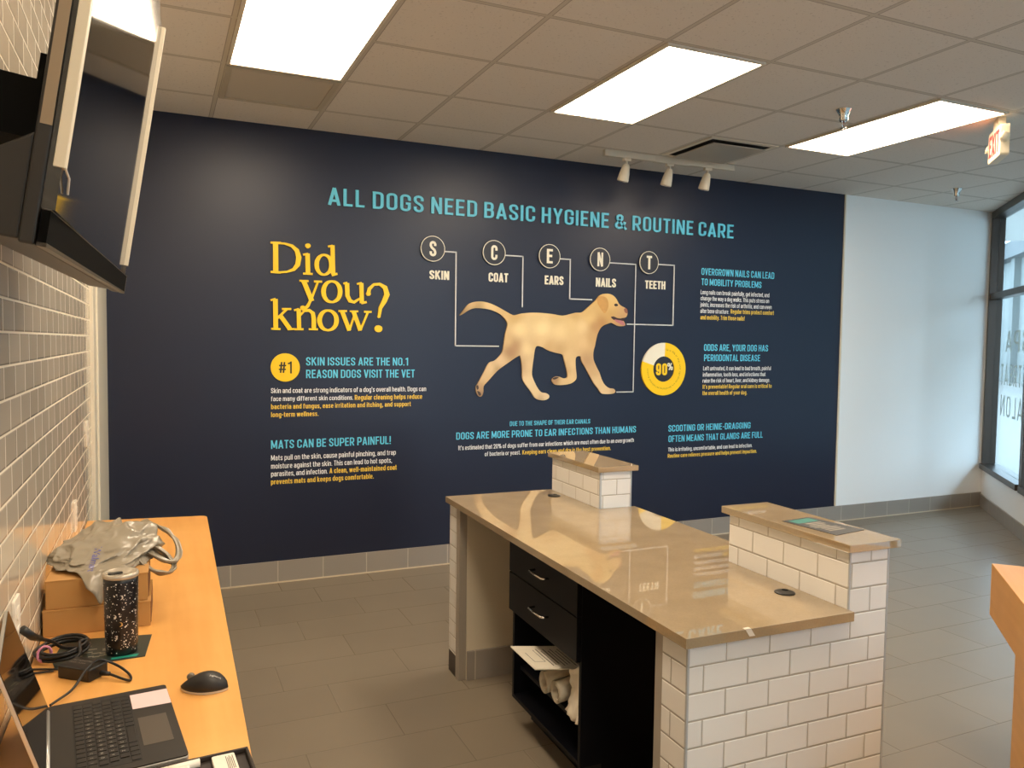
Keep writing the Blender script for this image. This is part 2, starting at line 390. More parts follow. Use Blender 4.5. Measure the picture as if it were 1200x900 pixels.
TEXT = {"headline": [["ALL DOGS NEED BASIC HYGIENE & ROUTINE CARE", 0.733, 4.142, 2.532, 0.115]], "skin_h": [["SKIN ISSUES ARE THE NO.1", 0.588, 1.296, 1.454, 0.055],
 ["REASON DOGS VISIT THE VET", 0.588, 1.345, 1.369, 0.056]], "skin_b": [["Skin and coat are strong indicators of a dog's overall health. Dogs can", 0.361, 1.43, 1.271, 0.033],
 ["face many different skin conditions.", 0.361, 0.906, 1.218, 0.031]], "skin_y": [["Regular cleaning helps reduce", 0.917, 1.401, 1.216, 0.035],
 ["bacteria and fungus, ease irritation and itching, and support", 0.361, 1.318, 1.165, 0.033],
 ["long-term wellness.", 0.361, 0.671, 1.112, 0.033]], "mats_h": [["MATS CAN BE SUPER PAINFUL!", 0.36, 1.173, 0.901, 0.056]], "mats_b": [["Mats pull on the skin, cause painful pinching, and trap", 0.36, 1.21, 0.823, 0.035],
 ["moisture against the skin. This can lead to hot spots,", 0.36, 1.182, 0.768, 0.035],
 ["parasites, and infection.", 0.36, 0.732, 0.716, 0.035]], "mats_y": [["A clean, well-maintained coat", 0.745, 1.217, 0.716, 0.036],
 ["prevents mats and keeps dogs comfortable.", 0.359, 1.052, 0.663, 0.035]], "ear_h": [["DUE TO THE SHAPE OF THEIR EAR CANALS", 2.091, 2.784, 0.998, 0.035],
 ["DOGS ARE MORE PRONE TO EAR INFECTIONS THAN HUMANS", 1.663, 3.213, 0.912, 0.052]], "ear_b": [["It's estimated that 20% of dogs suffer from ear infections which are most often due to an overgrowth", 1.681, 3.194, 0.834, 0.033],
 ["of bacteria or yeast.", 1.89, 2.183, 0.78, 0.032]], "ear_y": [["Keeping ears clean and dry is the best prevention.", 2.198, 2.978, 0.778, 0.033]], "nail_h": [["OVERGROWN NAILS CAN LEAD", 3.826, 4.609, 2.212, 0.057],
 ["TO MOBILITY PROBLEMS", 3.828, 4.469, 2.127, 0.055]], "nail_b": [["Long nails can break painfully, get infected, and", 3.823, 4.56, 2.051, 0.036],
 ["change the way a dog walks. This puts stress on", 3.824, 4.559, 2.0, 0.036],
 ["joints, increases the risk of arthritis, and can even", 3.823, 4.59, 1.948, 0.036],
 ["alter bone structure.", 3.825, 4.123, 1.895, 0.036]], "nail_y": [["Regular trims protect comfort", 4.142, 4.618, 1.898, 0.037],
 ["and mobility. Trim those nails!", 3.827, 4.293, 1.841, 0.037]], "odds_h": [["ODDS ARE, YOUR DOG HAS", 3.872, 4.564, 1.578, 0.056],
 ["PERIODONTAL DISEASE", 3.875, 4.478, 1.492, 0.056]], "odds_b": [["Left untreated, it can lead to bad breath, painful", 3.869, 4.603, 1.413, 0.035],
 ["inflammation, tooth loss, and infections that", 3.868, 4.544, 1.361, 0.034],
 ["raise the risk of heart, liver, and kidney damage.", 3.867, 4.595, 1.31, 0.034]], "odds_y": [["It's preventable! Regular oral care is critical to", 3.869, 4.617, 1.258, 0.035],
 ["the overall health of your dog.", 3.868, 4.344, 1.204, 0.035]], "scoot_h": [["SCOOTING OR HEINIE-DRAGGING", 3.53, 4.393, 0.906, 0.054],
 ["OFTEN MEANS THAT GLANDS ARE FULL", 3.533, 4.533, 0.819, 0.054]], "scoot_b": [["This is irritating, uncomfortable, and can lead to infection.", 3.533, 4.418, 0.74, 0.033]], "scoot_y": [["Routine care relieves pressure and helps prevent impaction.", 3.53, 4.471, 0.688, 0.033]], "cap": [["SKIN", 1.449, 1.597, 2.069, 0.063],
 ["COAT", 1.904, 2.06, 2.071, 0.067],
 ["EARS", 2.365, 2.525, 2.071, 0.067],
 ["NAILS", 2.812, 2.995, 2.072, 0.069],
 ["TEETH", 3.269, 3.465, 2.075, 0.066]], "disc": [["S", 1.445, 1.499, 2.227, 0.105],
 ["C", 1.914, 1.967, 2.228, 0.103],
 ["E", 2.373, 2.421, 2.232, 0.102],
 ["N", 2.809, 2.869, 2.231, 0.109],
 ["T", 3.265, 3.322, 2.228, 0.108]]}
POINTERS = [[[1.562, 2.27], [1.648, 2.271], [1.653, 1.597], [1.988, 1.597]], [[2.033, 2.27], [2.179, 2.272], [2.181, 1.896]], [[2.486, 2.27], [2.581, 2.272], [2.578, 1.968], [2.776, 1.969]], [[2.929, 2.263], [3.174, 2.266], [3.166, 1.242], [3.021, 1.243]], [[3.387, 2.275], [3.548, 2.275], [3.544, 1.785], [3.109, 1.78]]]
DOG = [[1.677, 1.818], [1.706, 1.857], [1.74, 1.896], [1.78, 1.915], [1.839, 1.923], [1.904, 1.914], [1.97, 1.89], [2.031, 1.861], [2.086, 1.835], [2.116, 1.83], [2.178, 1.845], [2.264, 1.853], [2.353, 1.852], [2.429, 1.847], [2.519, 1.837], [2.597, 1.854], [2.636, 1.863], [2.689, 1.868], [2.735, 1.904], [2.781, 1.941], [2.814, 1.971], [2.84, 2.001], [2.88, 2.017], [2.928, 2.019], [2.969, 2.005], [2.997, 1.979], [3.019, 1.945], [3.047, 1.926], [3.082, 1.911], [3.099, 1.892], [3.1, 1.862], [3.084, 1.838], [3.042, 1.83], [3.064, 1.811], [3.083, 1.778], [3.058, 1.768], [3.016, 1.769], [2.981, 1.782], [2.953, 1.793], [2.919, 1.784], [2.879, 1.768], [2.852, 1.744], [2.833, 1.709], [2.82, 1.668], [2.808, 1.609], [2.795, 1.562], [2.797, 1.503], [2.825, 1.445], [2.853, 1.398], [2.875, 1.345], [2.903, 1.303], [2.945, 1.275], [2.986, 1.269], [3.003, 1.248], [2.987, 1.233], [2.946, 1.228], [2.891, 1.23], [2.863, 1.244], [2.842, 1.274], [2.808, 1.31], [2.766, 1.375], [2.724, 1.439], [2.69, 1.491], [2.68, 1.526], [2.643, 1.52], [2.637, 1.48], [2.642, 1.422], [2.649, 1.364], [2.633, 1.335], [2.594, 1.314], [2.529, 1.304], [2.464, 1.307], [2.438, 1.328], [2.435, 1.348], [2.457, 1.365], [2.489, 1.37], [2.535, 1.355], [2.567, 1.364], [2.564, 1.41], [2.55, 1.457], [2.536, 1.503], [2.522, 1.539], [2.473, 1.55], [2.402, 1.568], [2.344, 1.596], [2.3, 1.601], [2.284, 1.57], [2.276, 1.513], [2.268, 1.456], [2.263, 1.389], [2.279, 1.343], [2.311, 1.286], [2.344, 1.251], [2.388, 1.242], [2.414, 1.222], [2.402, 1.199], [2.364, 1.188], [2.319, 1.195], [2.287, 1.212], [2.255, 1.258], [2.211, 1.31], [2.185, 1.355], [2.182, 1.411], [2.177, 1.468], [2.164, 1.524], [2.145, 1.524], [2.097, 1.495], [2.036, 1.456], [1.988, 1.423], [1.953, 1.39], [1.905, 1.34], [1.87, 1.302], [1.868, 1.258], [1.853, 1.227], [1.829, 1.231], [1.811, 1.264], [1.809, 1.297], [1.822, 1.319], [1.851, 1.368], [1.875, 1.412], [1.91, 1.473], [1.957, 1.49], [1.993, 1.523], [2.017, 1.556], [2.028, 1.612], [2.039, 1.69], [2.056, 1.756], [2.046, 1.787], [2.025, 1.811], [1.995, 1.835], [1.941, 1.858], [1.887, 1.87], [1.828, 1.874], [1.781, 1.87], [1.74, 1.853], [1.706, 1.83]]
DOG_TONES = [[1.689, 1.829, 150, 120, 75], [1.781, 1.902, 215, 180, 120], [1.91, 1.89, 225, 192, 130], [2.019, 1.838, 215, 178, 115], [1.804, 1.879, 170, 138, 88], [2.116, 1.819, 205, 165, 100], [2.29, 1.835, 222, 188, 125], [2.468, 1.828, 215, 180, 115], [2.623, 1.843, 205, 165, 100], [2.729, 1.875, 215, 175, 105], [2.834, 1.983, 215, 172, 95], [2.942, 1.999, 225, 185, 110], [2.155, 1.725, 238, 208, 145], [2.342, 1.729, 240, 212, 150], [2.495, 1.72, 232, 200, 138], [2.598, 1.78, 225, 190, 125], [2.691, 1.758, 232, 200, 138], [2.707, 1.643, 222, 185, 125], [2.773, 1.667, 205, 160, 100], [2.798, 1.761, 190, 140, 85], [2.756, 1.818, 225, 188, 118], [2.865, 1.785, 185, 135, 75], [2.12, 1.602, 180, 138, 92], [2.084, 1.557, 170, 128, 85], [2.219, 1.58, 235, 205, 145], [2.058, 1.634, 215, 178, 118], [2.275, 1.615, 215, 178, 120], [2.395, 1.593, 205, 165, 108], [2.498, 1.566, 200, 160, 105], [2.343, 1.638, 225, 190, 130], [2.0, 1.479, 225, 192, 140], [1.928, 1.434, 228, 195, 140], [1.881, 1.368, 215, 180, 125], [1.835, 1.28, 190, 152, 105], [1.847, 1.242, 150, 115, 80], [1.976, 1.423, 175, 138, 92], [2.221, 1.456, 228, 195, 140], [2.19, 1.456, 185, 145, 100], [2.235, 1.343, 232, 200, 145], [2.299, 1.252, 228, 195, 140], [2.376, 1.211, 235, 205, 155], [2.351, 1.194, 180, 142, 98], [2.564, 1.526, 222, 186, 125], [2.605, 1.457, 228, 192, 132], [2.559, 1.433, 195, 155, 102], [2.62, 1.352, 225, 188, 128], [2.529, 1.33, 222, 185, 125], [2.464, 1.342, 170, 130, 85], [2.737, 1.492, 190, 148, 100], [2.778, 1.41, 205, 165, 112], [2.834, 1.315, 222, 186, 130], [2.918, 1.25, 225, 190, 135], [2.987, 1.249, 200, 160, 110], [2.943, 1.94, 222, 180, 105], [3.055, 1.896, 205, 160, 100], [3.07, 1.855, 195, 150, 95], [2.945, 1.858, 205, 160, 90], [3.03, 1.783, 195, 150, 95], [2.97, 1.976, 225, 185, 110]]
DOG_EAR = [[2.823, 1.985], [2.86, 1.998], [2.904, 1.986], [2.923, 1.945], [2.919, 1.904], [2.893, 1.866], [2.87, 1.879], [2.842, 1.913], [2.821, 1.948]]
DOG_MOUTH = [[2.948, 1.838], [2.973, 1.843], [3.008, 1.831], [3.056, 1.828], [3.077, 1.831], [3.065, 1.811], [3.029, 1.81], [2.987, 1.812], [2.962, 1.823]]
DOG_TONGUE = [[2.98, 1.819], [3.015, 1.815], [3.054, 1.809], [3.078, 1.782], [3.058, 1.775], [3.023, 1.789], [2.995, 1.802]]
DOG_NOSE = [[3.068, 1.906], [3.089, 1.909], [3.101, 1.89], [3.097, 1.871], [3.08, 1.876], [3.069, 1.89]]
DOG_EYE = [[2.976, 1.938], [2.991, 1.945], [3.007, 1.94], [3.01, 1.929], [2.993, 1.923], [2.979, 1.927]]
DOG_PADS = [[[1.811, 1.303], [1.825, 1.309], [1.83, 1.286], [1.818, 1.276]], [[1.818, 1.267], [1.842, 1.258], [1.849, 1.236], [1.833, 1.234]], [[2.44, 1.356], [2.463, 1.365], [2.492, 1.365], [2.476, 1.353], [2.451, 1.346]]]
SERIF_STROKES = [[[0.391, 2.26, 0.037], [0.392, 2.061, 0.037]], [[0.36, 2.256, 0.0151], [0.424, 2.258, 0.0151]], [[0.36, 2.066, 0.0168], [0.424, 2.065, 0.0168]], [[0.401, 2.255, 0.0134], [0.448, 2.255, 0.0151], [0.495, 2.243, 0.0235], [0.527, 2.214, 0.0336], [0.54, 2.17, 0.0387], [0.532, 2.121, 0.0353], [0.507, 2.089, 0.0252], [0.463, 2.071, 0.0151], [0.4, 2.064, 0.0134]], [[0.581, 2.248, 0.0001], [0.582, 2.248, 0.0097], [0.584, 2.248, 0.0186], [0.586, 2.249, 0.0262], [0.59, 2.249, 0.0321], [0.594, 2.249, 0.0358], [0.599, 2.249, 0.0371], [0.604, 2.25, 0.0358], [0.608, 2.25, 0.0321], [0.611, 2.25, 0.0262], [0.614, 2.25, 0.0186], [0.616, 2.25, 0.0097], [0.617, 2.25, 0.0001]], [[0.596, 2.199, 0.0336], [0.599, 2.066, 0.0336]], [[0.568, 2.189, 0.0151], [0.599, 2.198, 0.0151]], [[0.568, 2.065, 0.0151], [0.63, 2.065, 0.0151]], [[0.754, 2.133, 0.0336], [0.753, 2.12, 0.0332], [0.75, 2.107, 0.032], [0.746, 2.096, 0.03], [0.74, 2.085, 0.0275], [0.732, 2.077, 0.0246], [0.723, 2.07, 0.0216], [0.714, 2.066, 0.0188], [0.705, 2.064, 0.0168], [0.695, 2.065, 0.0188], [0.686, 2.068, 0.0216], [0.677, 2.074, 0.0246], [0.67, 2.082, 0.0275], [0.664, 2.091, 0.03], [0.659, 2.103, 0.032], [0.657, 2.115, 0.0332], [0.656, 2.128, 0.0336], [0.657, 2.14, 0.0332], [0.659, 2.153, 0.032], [0.664, 2.164, 0.03], [0.67, 2.175, 0.0275], [0.677, 2.183, 0.0246], [0.686, 2.19, 0.0216], [0.695, 2.194, 0.0188], [0.705, 2.196, 0.0168], [0.714, 2.195, 0.0188], [0.723, 2.192, 0.0216], [0.732, 2.186, 0.0246], [0.739, 2.179, 0.0275], [0.746, 2.169, 0.03], [0.75, 2.158, 0.032], [0.753, 2.146, 0.0332], [0.754, 2.133, 0.0336]], [[0.761, 2.264, 0.0319], [0.766, 2.067, 0.0319]], [[0.732, 2.253, 0.0151], [0.763, 2.261, 0.0151]], [[0.758, 2.062, 0.0168], [0.794, 2.075, 0.0168]], [[0.571, 2.015, 0.0353], [0.625, 1.884, 0.0353]], [[0.665, 2.015, 0.0151], [0.627, 1.913, 0.0168], [0.599, 1.853, 0.0235], [0.579, 1.831, 0.0235], [0.558, 1.829, 0.0202]], [[0.549, 1.838, 0.0001], [0.549, 1.838, 0.0088], [0.551, 1.838, 0.0169], [0.553, 1.838, 0.0239], [0.557, 1.838, 0.0292], [0.561, 1.838, 0.0326], [0.565, 1.839, 0.0337], [0.569, 1.839, 0.0326], [0.573, 1.839, 0.0292], [0.576, 1.839, 0.0239], [0.579, 1.839, 0.0169], [0.58, 1.839, 0.0088], [0.581, 1.839, 0.0001]], [[0.544, 2.016, 0.0151], [0.603, 2.017, 0.0151]], [[0.639, 2.016, 0.0151], [0.692, 2.017, 0.0151]], [[0.813, 1.955, 0.0353], [0.812, 1.941, 0.0348], [0.809, 1.928, 0.0335], [0.804, 1.915, 0.0314], [0.797, 1.904, 0.0286], [0.788, 1.895, 0.0254], [0.778, 1.889, 0.0221], [0.768, 1.884, 0.019], [0.757, 1.883, 0.0168], [0.746, 1.884, 0.019], [0.735, 1.887, 0.0221], [0.725, 1.893, 0.0254], [0.717, 1.902, 0.0286], [0.71, 1.912, 0.0314], [0.705, 1.924, 0.0335], [0.702, 1.937, 0.0348], [0.701, 1.95, 0.0353], [0.702, 1.964, 0.0348], [0.705, 1.977, 0.0335], [0.71, 1.989, 0.0314], [0.717, 2.0, 0.0286], [0.725, 2.009, 0.0254], [0.735, 2.016, 0.0221], [0.746, 2.02, 0.019], [0.757, 2.022, 0.0168], [0.768, 2.021, 0.019], [0.778, 2.018, 0.0221], [0.788, 2.012, 0.0254], [0.796, 2.003, 0.0286], [0.804, 1.993, 0.0314], [0.809, 1.981, 0.0335], [0.812, 1.968, 0.0348], [0.813, 1.955, 0.0353]], [[0.86, 2.015, 0.0336], [0.862, 1.93, 0.0336], [0.88, 1.895, 0.0303], [0.909, 1.887, 0.0219], [0.949, 1.914, 0.0151]], [[0.958, 2.019, 0.0319], [0.962, 1.881, 0.0319]], [[0.836, 2.01, 0.0151], [0.861, 2.018, 0.0151]], [[0.928, 2.011, 0.0151], [0.96, 2.02, 0.0151]], [[0.959, 1.881, 0.0168], [0.995, 1.891, 0.0168]], [[1.006, 1.945, 0.0303], [1.014, 1.982, 0.0269], [1.046, 2.013, 0.0202], [1.085, 2.017, 0.0235], [1.124, 1.995, 0.037], [1.138, 1.948, 0.0437], [1.12, 1.903, 0.0387], [1.092, 1.853, 0.0286], [1.082, 1.789, 0.0219]], [[0.991, 1.947, 0.0001], [0.992, 1.947, 0.0083], [0.993, 1.947, 0.0161], [0.996, 1.947, 0.0227], [0.999, 1.947, 0.0277], [1.003, 1.947, 0.0309], [1.007, 1.948, 0.032], [1.012, 1.948, 0.0309], [1.016, 1.948, 0.0277], [1.019, 1.948, 0.0227], [1.021, 1.948, 0.0161], [1.023, 1.948, 0.0083], [1.024, 1.948, 0.0001]], [[1.07, 1.793, 0.0001], [1.071, 1.793, 0.0057], [1.072, 1.793, 0.011], [1.074, 1.793, 0.0155], [1.076, 1.793, 0.019], [1.079, 1.793, 0.0212], [1.082, 1.793, 0.0219], [1.084, 1.793, 0.0212], [1.087, 1.793, 0.019], [1.09, 1.793, 0.0155], [1.091, 1.793, 0.011], [1.092, 1.793, 0.0057], [1.093, 1.793, 0.0001]], [[1.051, 1.709, 0.0001], [1.052, 1.709, 0.014], [1.054, 1.709, 0.027], [1.059, 1.709, 0.0381], [1.064, 1.709, 0.0467], [1.071, 1.709, 0.052], [1.078, 1.709, 0.0539], [1.086, 1.709, 0.052], [1.092, 1.709, 0.0467], [1.098, 1.71, 0.0381], [1.103, 1.71, 0.027], [1.105, 1.71, 0.014], [1.106, 1.71, 0.0001]], [[0.389, 1.891, 0.0336], [0.391, 1.693, 0.0336]], [[0.359, 1.881, 0.0151], [0.39, 1.891, 0.0151]], [[0.362, 1.695, 0.0151], [0.421, 1.694, 0.0151]], [[0.463, 1.827, 0.0168], [0.4, 1.763, 0.0168]], [[0.431, 1.826, 0.0151], [0.49, 1.828, 0.0151]], [[0.419, 1.784, 0.0319], [0.482, 1.696, 0.0319]], [[0.466, 1.693, 0.0134], [0.51, 1.697, 0.0134]], [[0.538, 1.831, 0.0303], [0.541, 1.695, 0.0303]], [[0.509, 1.82, 0.0151], [0.54, 1.83, 0.0151]], [[0.512, 1.695, 0.0151], [0.57, 1.696, 0.0151]], [[0.546, 1.783, 0.0118], [0.573, 1.817, 0.0168], [0.607, 1.823, 0.0235], [0.631, 1.804, 0.0303], [0.637, 1.765, 0.0319], [0.637, 1.697, 0.0319]], [[0.605, 1.697, 0.0151], [0.664, 1.697, 0.0151]], [[0.789, 1.76, 0.0353], [0.788, 1.747, 0.0348], [0.785, 1.735, 0.0335], [0.78, 1.723, 0.0314], [0.773, 1.713, 0.0286], [0.764, 1.704, 0.0254], [0.754, 1.698, 0.0221], [0.743, 1.694, 0.019], [0.732, 1.692, 0.0168], [0.721, 1.694, 0.019], [0.71, 1.697, 0.0221], [0.7, 1.703, 0.0254], [0.692, 1.711, 0.0286], [0.685, 1.721, 0.0314], [0.68, 1.732, 0.0335], [0.676, 1.745, 0.0348], [0.675, 1.758, 0.0353], [0.676, 1.771, 0.0348], [0.68, 1.783, 0.0335], [0.685, 1.795, 0.0314], [0.692, 1.805, 0.0286], [0.7, 1.813, 0.0254], [0.71, 1.82, 0.0221], [0.721, 1.824, 0.019], [0.732, 1.825, 0.0168], [0.743, 1.824, 0.019], [0.754, 1.821, 0.0221], [0.764, 1.815, 0.0254], [0.772, 1.807, 0.0286], [0.78, 1.797, 0.0314], [0.785, 1.786, 0.0335], [0.788, 1.773, 0.0348], [0.789, 1.76, 0.0353]], [[0.825, 1.826, 0.0319], [0.876, 1.693, 0.0319]], [[0.876, 1.693, 0.0151], [0.918, 1.821, 0.0151]], [[0.903, 1.826, 0.0319], [0.952, 1.695, 0.0319]], [[0.952, 1.695, 0.0151], [1.006, 1.825, 0.0151]], [[0.802, 1.823, 0.0151], [0.859, 1.825, 0.0151]], [[0.88, 1.824, 0.0134], [0.937, 1.825, 0.0134]], [[0.978, 1.824, 0.0151], [1.03, 1.824, 0.0151]]]


# ------------------------------------------------------------------ materials
navy = mat('navy_wall_paint', rgb(22, 29, 52), rough=0.40, spec=0.5, bump=0.02, bump_scale=250)
white_paint = mat('white_wall_paint', rgb(241, 241, 240), rough=0.55)
trim_white = mat('cream_trim_paint', rgb(228, 220, 200), rough=0.4)
floor_m = tile_material('grey_porcelain_floor', rgb(133, 122, 106), rgb(116, 106, 92), 0.6, 0.3, -0.33333, (0.6, -0.04), 0.004, 0.36, source='Object', vary=0.04, groutbump=0.15, cloud=0.25)
base_m = tile_material('grey_base_tile', rgb(150, 143, 135), rgb(190, 180, 165), 0.2995, 0.30, 0.0, (0.102, -0.145), 0.005, 0.35, source='UV', vary=0.04, groutbump=0.2)
wall_tile = tile_material('taupe_wall_tile', rgb(206, 194, 174), rgb(235, 226, 206), 0.146, 0.0737, 0.5, (-0.0, 1.484), 0.0042, 0.12, source='Object', axes=(1, 2), vary=0.10, groutbump=0.6)
kiosk_tile = tile_material('white_subway_tile', rgb(228, 226, 221), rgb(172, 163, 148), 0.1462, 0.0737, 0.5, (0.073, 0.704), 0.0029, 0.16, source='UV', vary=0.02, groutbump=0.6)
metal = mat('brushed_aluminium', rgb(190, 188, 184), rough=0.28, metal=1.0)
chrome = mat('chrome', rgb(215, 213, 208), rough=0.12, metal=1.0)
trim_metal = mat('satin_tile_trim', rgb(176, 180, 182), rough=0.35, metal=0.2)
grey_paint = mat('grey_trim_paint', rgb(158, 150, 138), rough=0.35)
black_lam = mat('black_laminate', rgb(13, 14, 20), rough=0.45, spec=0.15)
black_plastic = mat('black_plastic', rgb(22, 21, 20), rough=0.4)
soft_black = mat('soft_black_rubber', rgb(30, 27, 25), rough=0.5)
black_cable = mat('black_cable_rubber', rgb(20, 18, 17), rough=0.45)
white_plastic = mat('white_plastic', rgb(235, 228, 214), rough=0.35)
paper = mat('white_paper', rgb(232, 224, 206), rough=0.7, noise_amt=0.03, noise_scale=60)
silver_plastic = mat('silver_plastic', rgb(200, 198, 192), rough=0.3, metal=0.6)

def quartz_material():
    m = bpy.data.materials.new('taupe_quartz'); m.use_nodes = True
    g = NG(m); nt = m.node_tree; b = nt.nodes['Principled BSDF']
    tc = nt.nodes.new('ShaderNodeTexCoord')
    n1 = g.noise(tc.outputs['Object'], 9.0, 8); n2 = g.noise(tc.outputs['Object'], 160.0, 2)
    c1 = g.mix(n1, rgb(152, 133, 104), rgb(178, 158, 126))
    c2 = g.mix(g.math('MULTIPLY', n2, 0.35), c1, rgb(120, 104, 82))
    nt.links.new(c2, b.inputs['Base Color'])
    b.inputs['Roughness'].default_value = 0.008
    b.inputs['IOR'].default_value = 2.5
    return m
quartz = quartz_material()

def wood_material(name, a, bcol, rough=0.3, along=1):
    m = bpy.data.materials.new(name); m.use_nodes = True
    g = NG(m); nt = m.node_tree; b = nt.nodes['Principled BSDF']
    tc = nt.nodes.new('ShaderNodeTexCoord'); mp = nt.nodes.new('ShaderNodeMapping')
    sc_ = [22, 22, 22]; sc_[along] = 1.6
    mp.inputs['Scale'].default_value = sc_
    nt.links.new(tc.outputs['Object'], mp.inputs['Vector'])
    n1 = g.noise(mp.outputs[0], 1.0, 6); n2 = g.noise(tc.outputs['Object'], 5.0, 4)
    f = g.math('ADD', g.math('MULTIPLY', n1, 0.6), g.math('MULTIPLY', n2, 0.4))
    mr = nt.nodes.new('ShaderNodeMapRange'); nt.links.new(f, mr.inputs['Value']); mr.inputs['From Min'].default_value = 0.35; mr.inputs['From Max'].default_value = 0.65
    nt.links.new(g.mix(mr.outputs['Result'], a, bcol), b.inputs['Base Color'])
    b.inputs['Roughness'].default_value = rough
    return m
maple = wood_material('maple_laminate', rgb(222, 160, 84), rgb(236, 178, 102), 0.32)
maple_box = wood_material('maple_counter_laminate', rgb(206, 146, 78), rgb(220, 162, 94), 0.35, along=0)
card = mat('brown_cardboard', rgb(184, 136, 76), rough=0.75, noise_amt=0.04, noise_scale=30)

def ceiling_material():
    m = bpy.data.materials.new('acoustic_ceiling_tile'); m.use_nodes = True
    g = NG(m); nt = m.node_tree; b = nt.nodes['Principled BSDF']
    tc = nt.nodes.new('ShaderNodeTexCoord'); sp = nt.nodes.new('ShaderNodeSeparateXYZ'); nt.links.new(tc.outputs['Object'], sp.inputs[0])
    ds = []
    for ax in (0, 1):
        f = g.math('FRACT', g.math('DIVIDE', sp.outputs[ax], 0.6096))
        ds.append(g.math('MULTIPLY', g.math('MINIMUM', f, g.math('SUBTRACT', 1.0, f)), 0.6096))
    d = g.math('MINIMUM', *ds)
    bar = g.math('LESS_THAN', d, 0.0095)
    reveal = g.math('LESS_THAN', d, 0.0135)
    n = g.noise(tc.outputs['Object'], 70.0, 2); fleck = g.math('GREATER_THAN', n, 0.66)
    c0 = g.mix(g.math('MULTIPLY', fleck, 0.35), rgb(218, 210, 200), rgb(150, 140, 130))
    c1 = g.mix(reveal, c0, rgb(158, 149, 138))
    c2 = g.mix(bar, c1, rgb(196, 187, 174))
    nt.links.new(c2, b.inputs['Base Color']); b.inputs['Roughness'].default_value = 0.85
    return m
ceil_m = ceiling_material()

def glass_material():
    m = bpy.data.materials.new('clear_glass'); m.use_nodes = True
    nt = m.node_tree; nt.nodes.clear()
    out = nt.nodes.new('ShaderNodeOutputMaterial'); mx = nt.nodes.new('ShaderNodeMixShader')
    tr = nt.nodes.new('ShaderNodeBsdfTransparent'); tr.inputs[0].default_value = (0.93, 0.97, 0.96, 1)
    gl = nt.nodes.new('ShaderNodeBsdfGlossy'); gl.inputs['Roughness'].default_value = 0.01
    lw = nt.nodes.new('ShaderNodeLayerWeight'); lw.inputs['Blend'].default_value = 0.5
    g = NG(m); fr = g.math('ADD', g.math('MULTIPLY', g.math('POWER', lw.outputs['Facing'], 5.0), 0.55), 0.03)
    nt.links.new(fr, mx.inputs[0]); nt.links.new(tr.outputs[0], mx.inputs[1]); nt.links.new(gl.outputs[0], mx.inputs[2])
    nt.links.new(mx.outputs[0], out.inputs[0])
    return m
glass = glass_material()

# ------------------------------------------------------------------ the room
CEIL = 3.016
SD = Vector((-0.688, -0.7257)); S0 = Vector((7.46, 0.4687))       # storefront runs from the far corner
SL = 8.0
SE = S0 + SD * SL
foot = [(-0.615, WALL_Y), (S0.x, S0.y), (SE.x, SE.y), (SE.x, -8.0), (-0.615, -8.0)]
def slab(name, z0, z1, m):
    b = MB(); b.prism(foot, z0, z1, lambda u, v, d: (u, v, d)); return structure(b.build(name, m, clean=True))
slab('floor', -0.06, 0.0, floor_m)
slab('ceiling', CEIL, CEIL + 0.08, ceil_m)
structure(MB().box(-0.735, -0.615, -8.0, -0.60, 0, CEIL).build('wall_left', wall_tile))
# white jamb between the tile and the navy wall
b = MB().box(-0.735, -0.607, -0.60, WALL_Y, 0, CEIL).box(-0.61, -0.598, -0.60, -0.57, 0, CEIL).box(-0.61, -0.598, -0.30, WALL_Y, 0, CEIL)
structure(b.build('trim_1', trim_white, bevel=0.003))
structure(MB().box(-0.735, 5.418, WALL_Y, WALL_Y + 0.12, 0, CEIL).build('wall_back', navy))
structure(MB().box(5.418, 7.60, WALL_Y, WALL_Y + 0.12, 0, CEIL).build('wall_back_white', white_paint))
structure(MB().box(5.410, 5.424, WALL_Y - 0.012, WALL_Y, 0.15, CEIL).build('trim_2', trim_white))
structure(MB().box(-0.735, SE.x + 0.12, -8.12, -8.0, 0, CEIL).build('wall_rear', white_paint))
b = MB().box(-0.598, 7.46, WALL_Y - 0.012, WALL_Y, 0, 0.145)
structure(b.build('baseboard_back', base_m, uv=(0, 0)))
structure(MB().box(-0.598, 7.45, WALL_Y - 0.018, WALL_Y, 0, 0.008).build('trim_3', mat('pale_caulk', rgb(205, 190, 165), 0.7)))

# storefront: local X runs along the glass, local Y points outside
SM = Matrix.Translation((S0.x, S0.y, 0)) @ Matrix.Rotation(math.atan2(SD.y, SD.x), 4, 'Z')
def on_store(o): o.matrix_world = SM; return o
structure(on_store(MB().box(0, SL, 0.0, 0.12, 0, 0.40).build('wall_storefront', white_paint)))
structure(on_store(MB().box(0.0, SL, -0.012, 0.0, 0, 0.13).build('baseboard_storefront', base_m, uv=(0, 0))))
bronze = mat('dark_bronze_frame', rgb(62, 54, 47), rough=0.35, metal=0.3)
edges = [0.04] + [1.46 + 1.31 * i for i in range(6)]
def window(idx, M, a, c):
    w = empty('window_%d' % idx, M=M); structure(w)
    f = MB()
    f.box(a, a + 0.05, -0.02, 0.10, 0.40, 3.01); f.box(c - 0.03, c + 0.0, -0.02, 0.10, 0.40, 3.01)
    f.box(a + 0.05, c - 0.03, -0.045, 0.10, 0.40, 0.455); f.box(a + 0.05, c - 0.03, -0.02, 0.10, 2.94, 3.01); f.box(a + 0.05, c - 0.03, -0.01, 0.09, 2.125, 2.185)
    f.build('window_frame', bronze, w, bevel=0.003)
    MB().box(a + 0.05, c - 0.03, 0.045, 0.051, 0.455, 2.125).build('window_pane', glass, w)
    MB().box(a + 0.05, c - 0.03, 0.045, 0.051, 2.185, 2.94).build('window_pane', glass, w)
for i in range(5): window(i + 1, SM, edges[i], edges[i + 1])
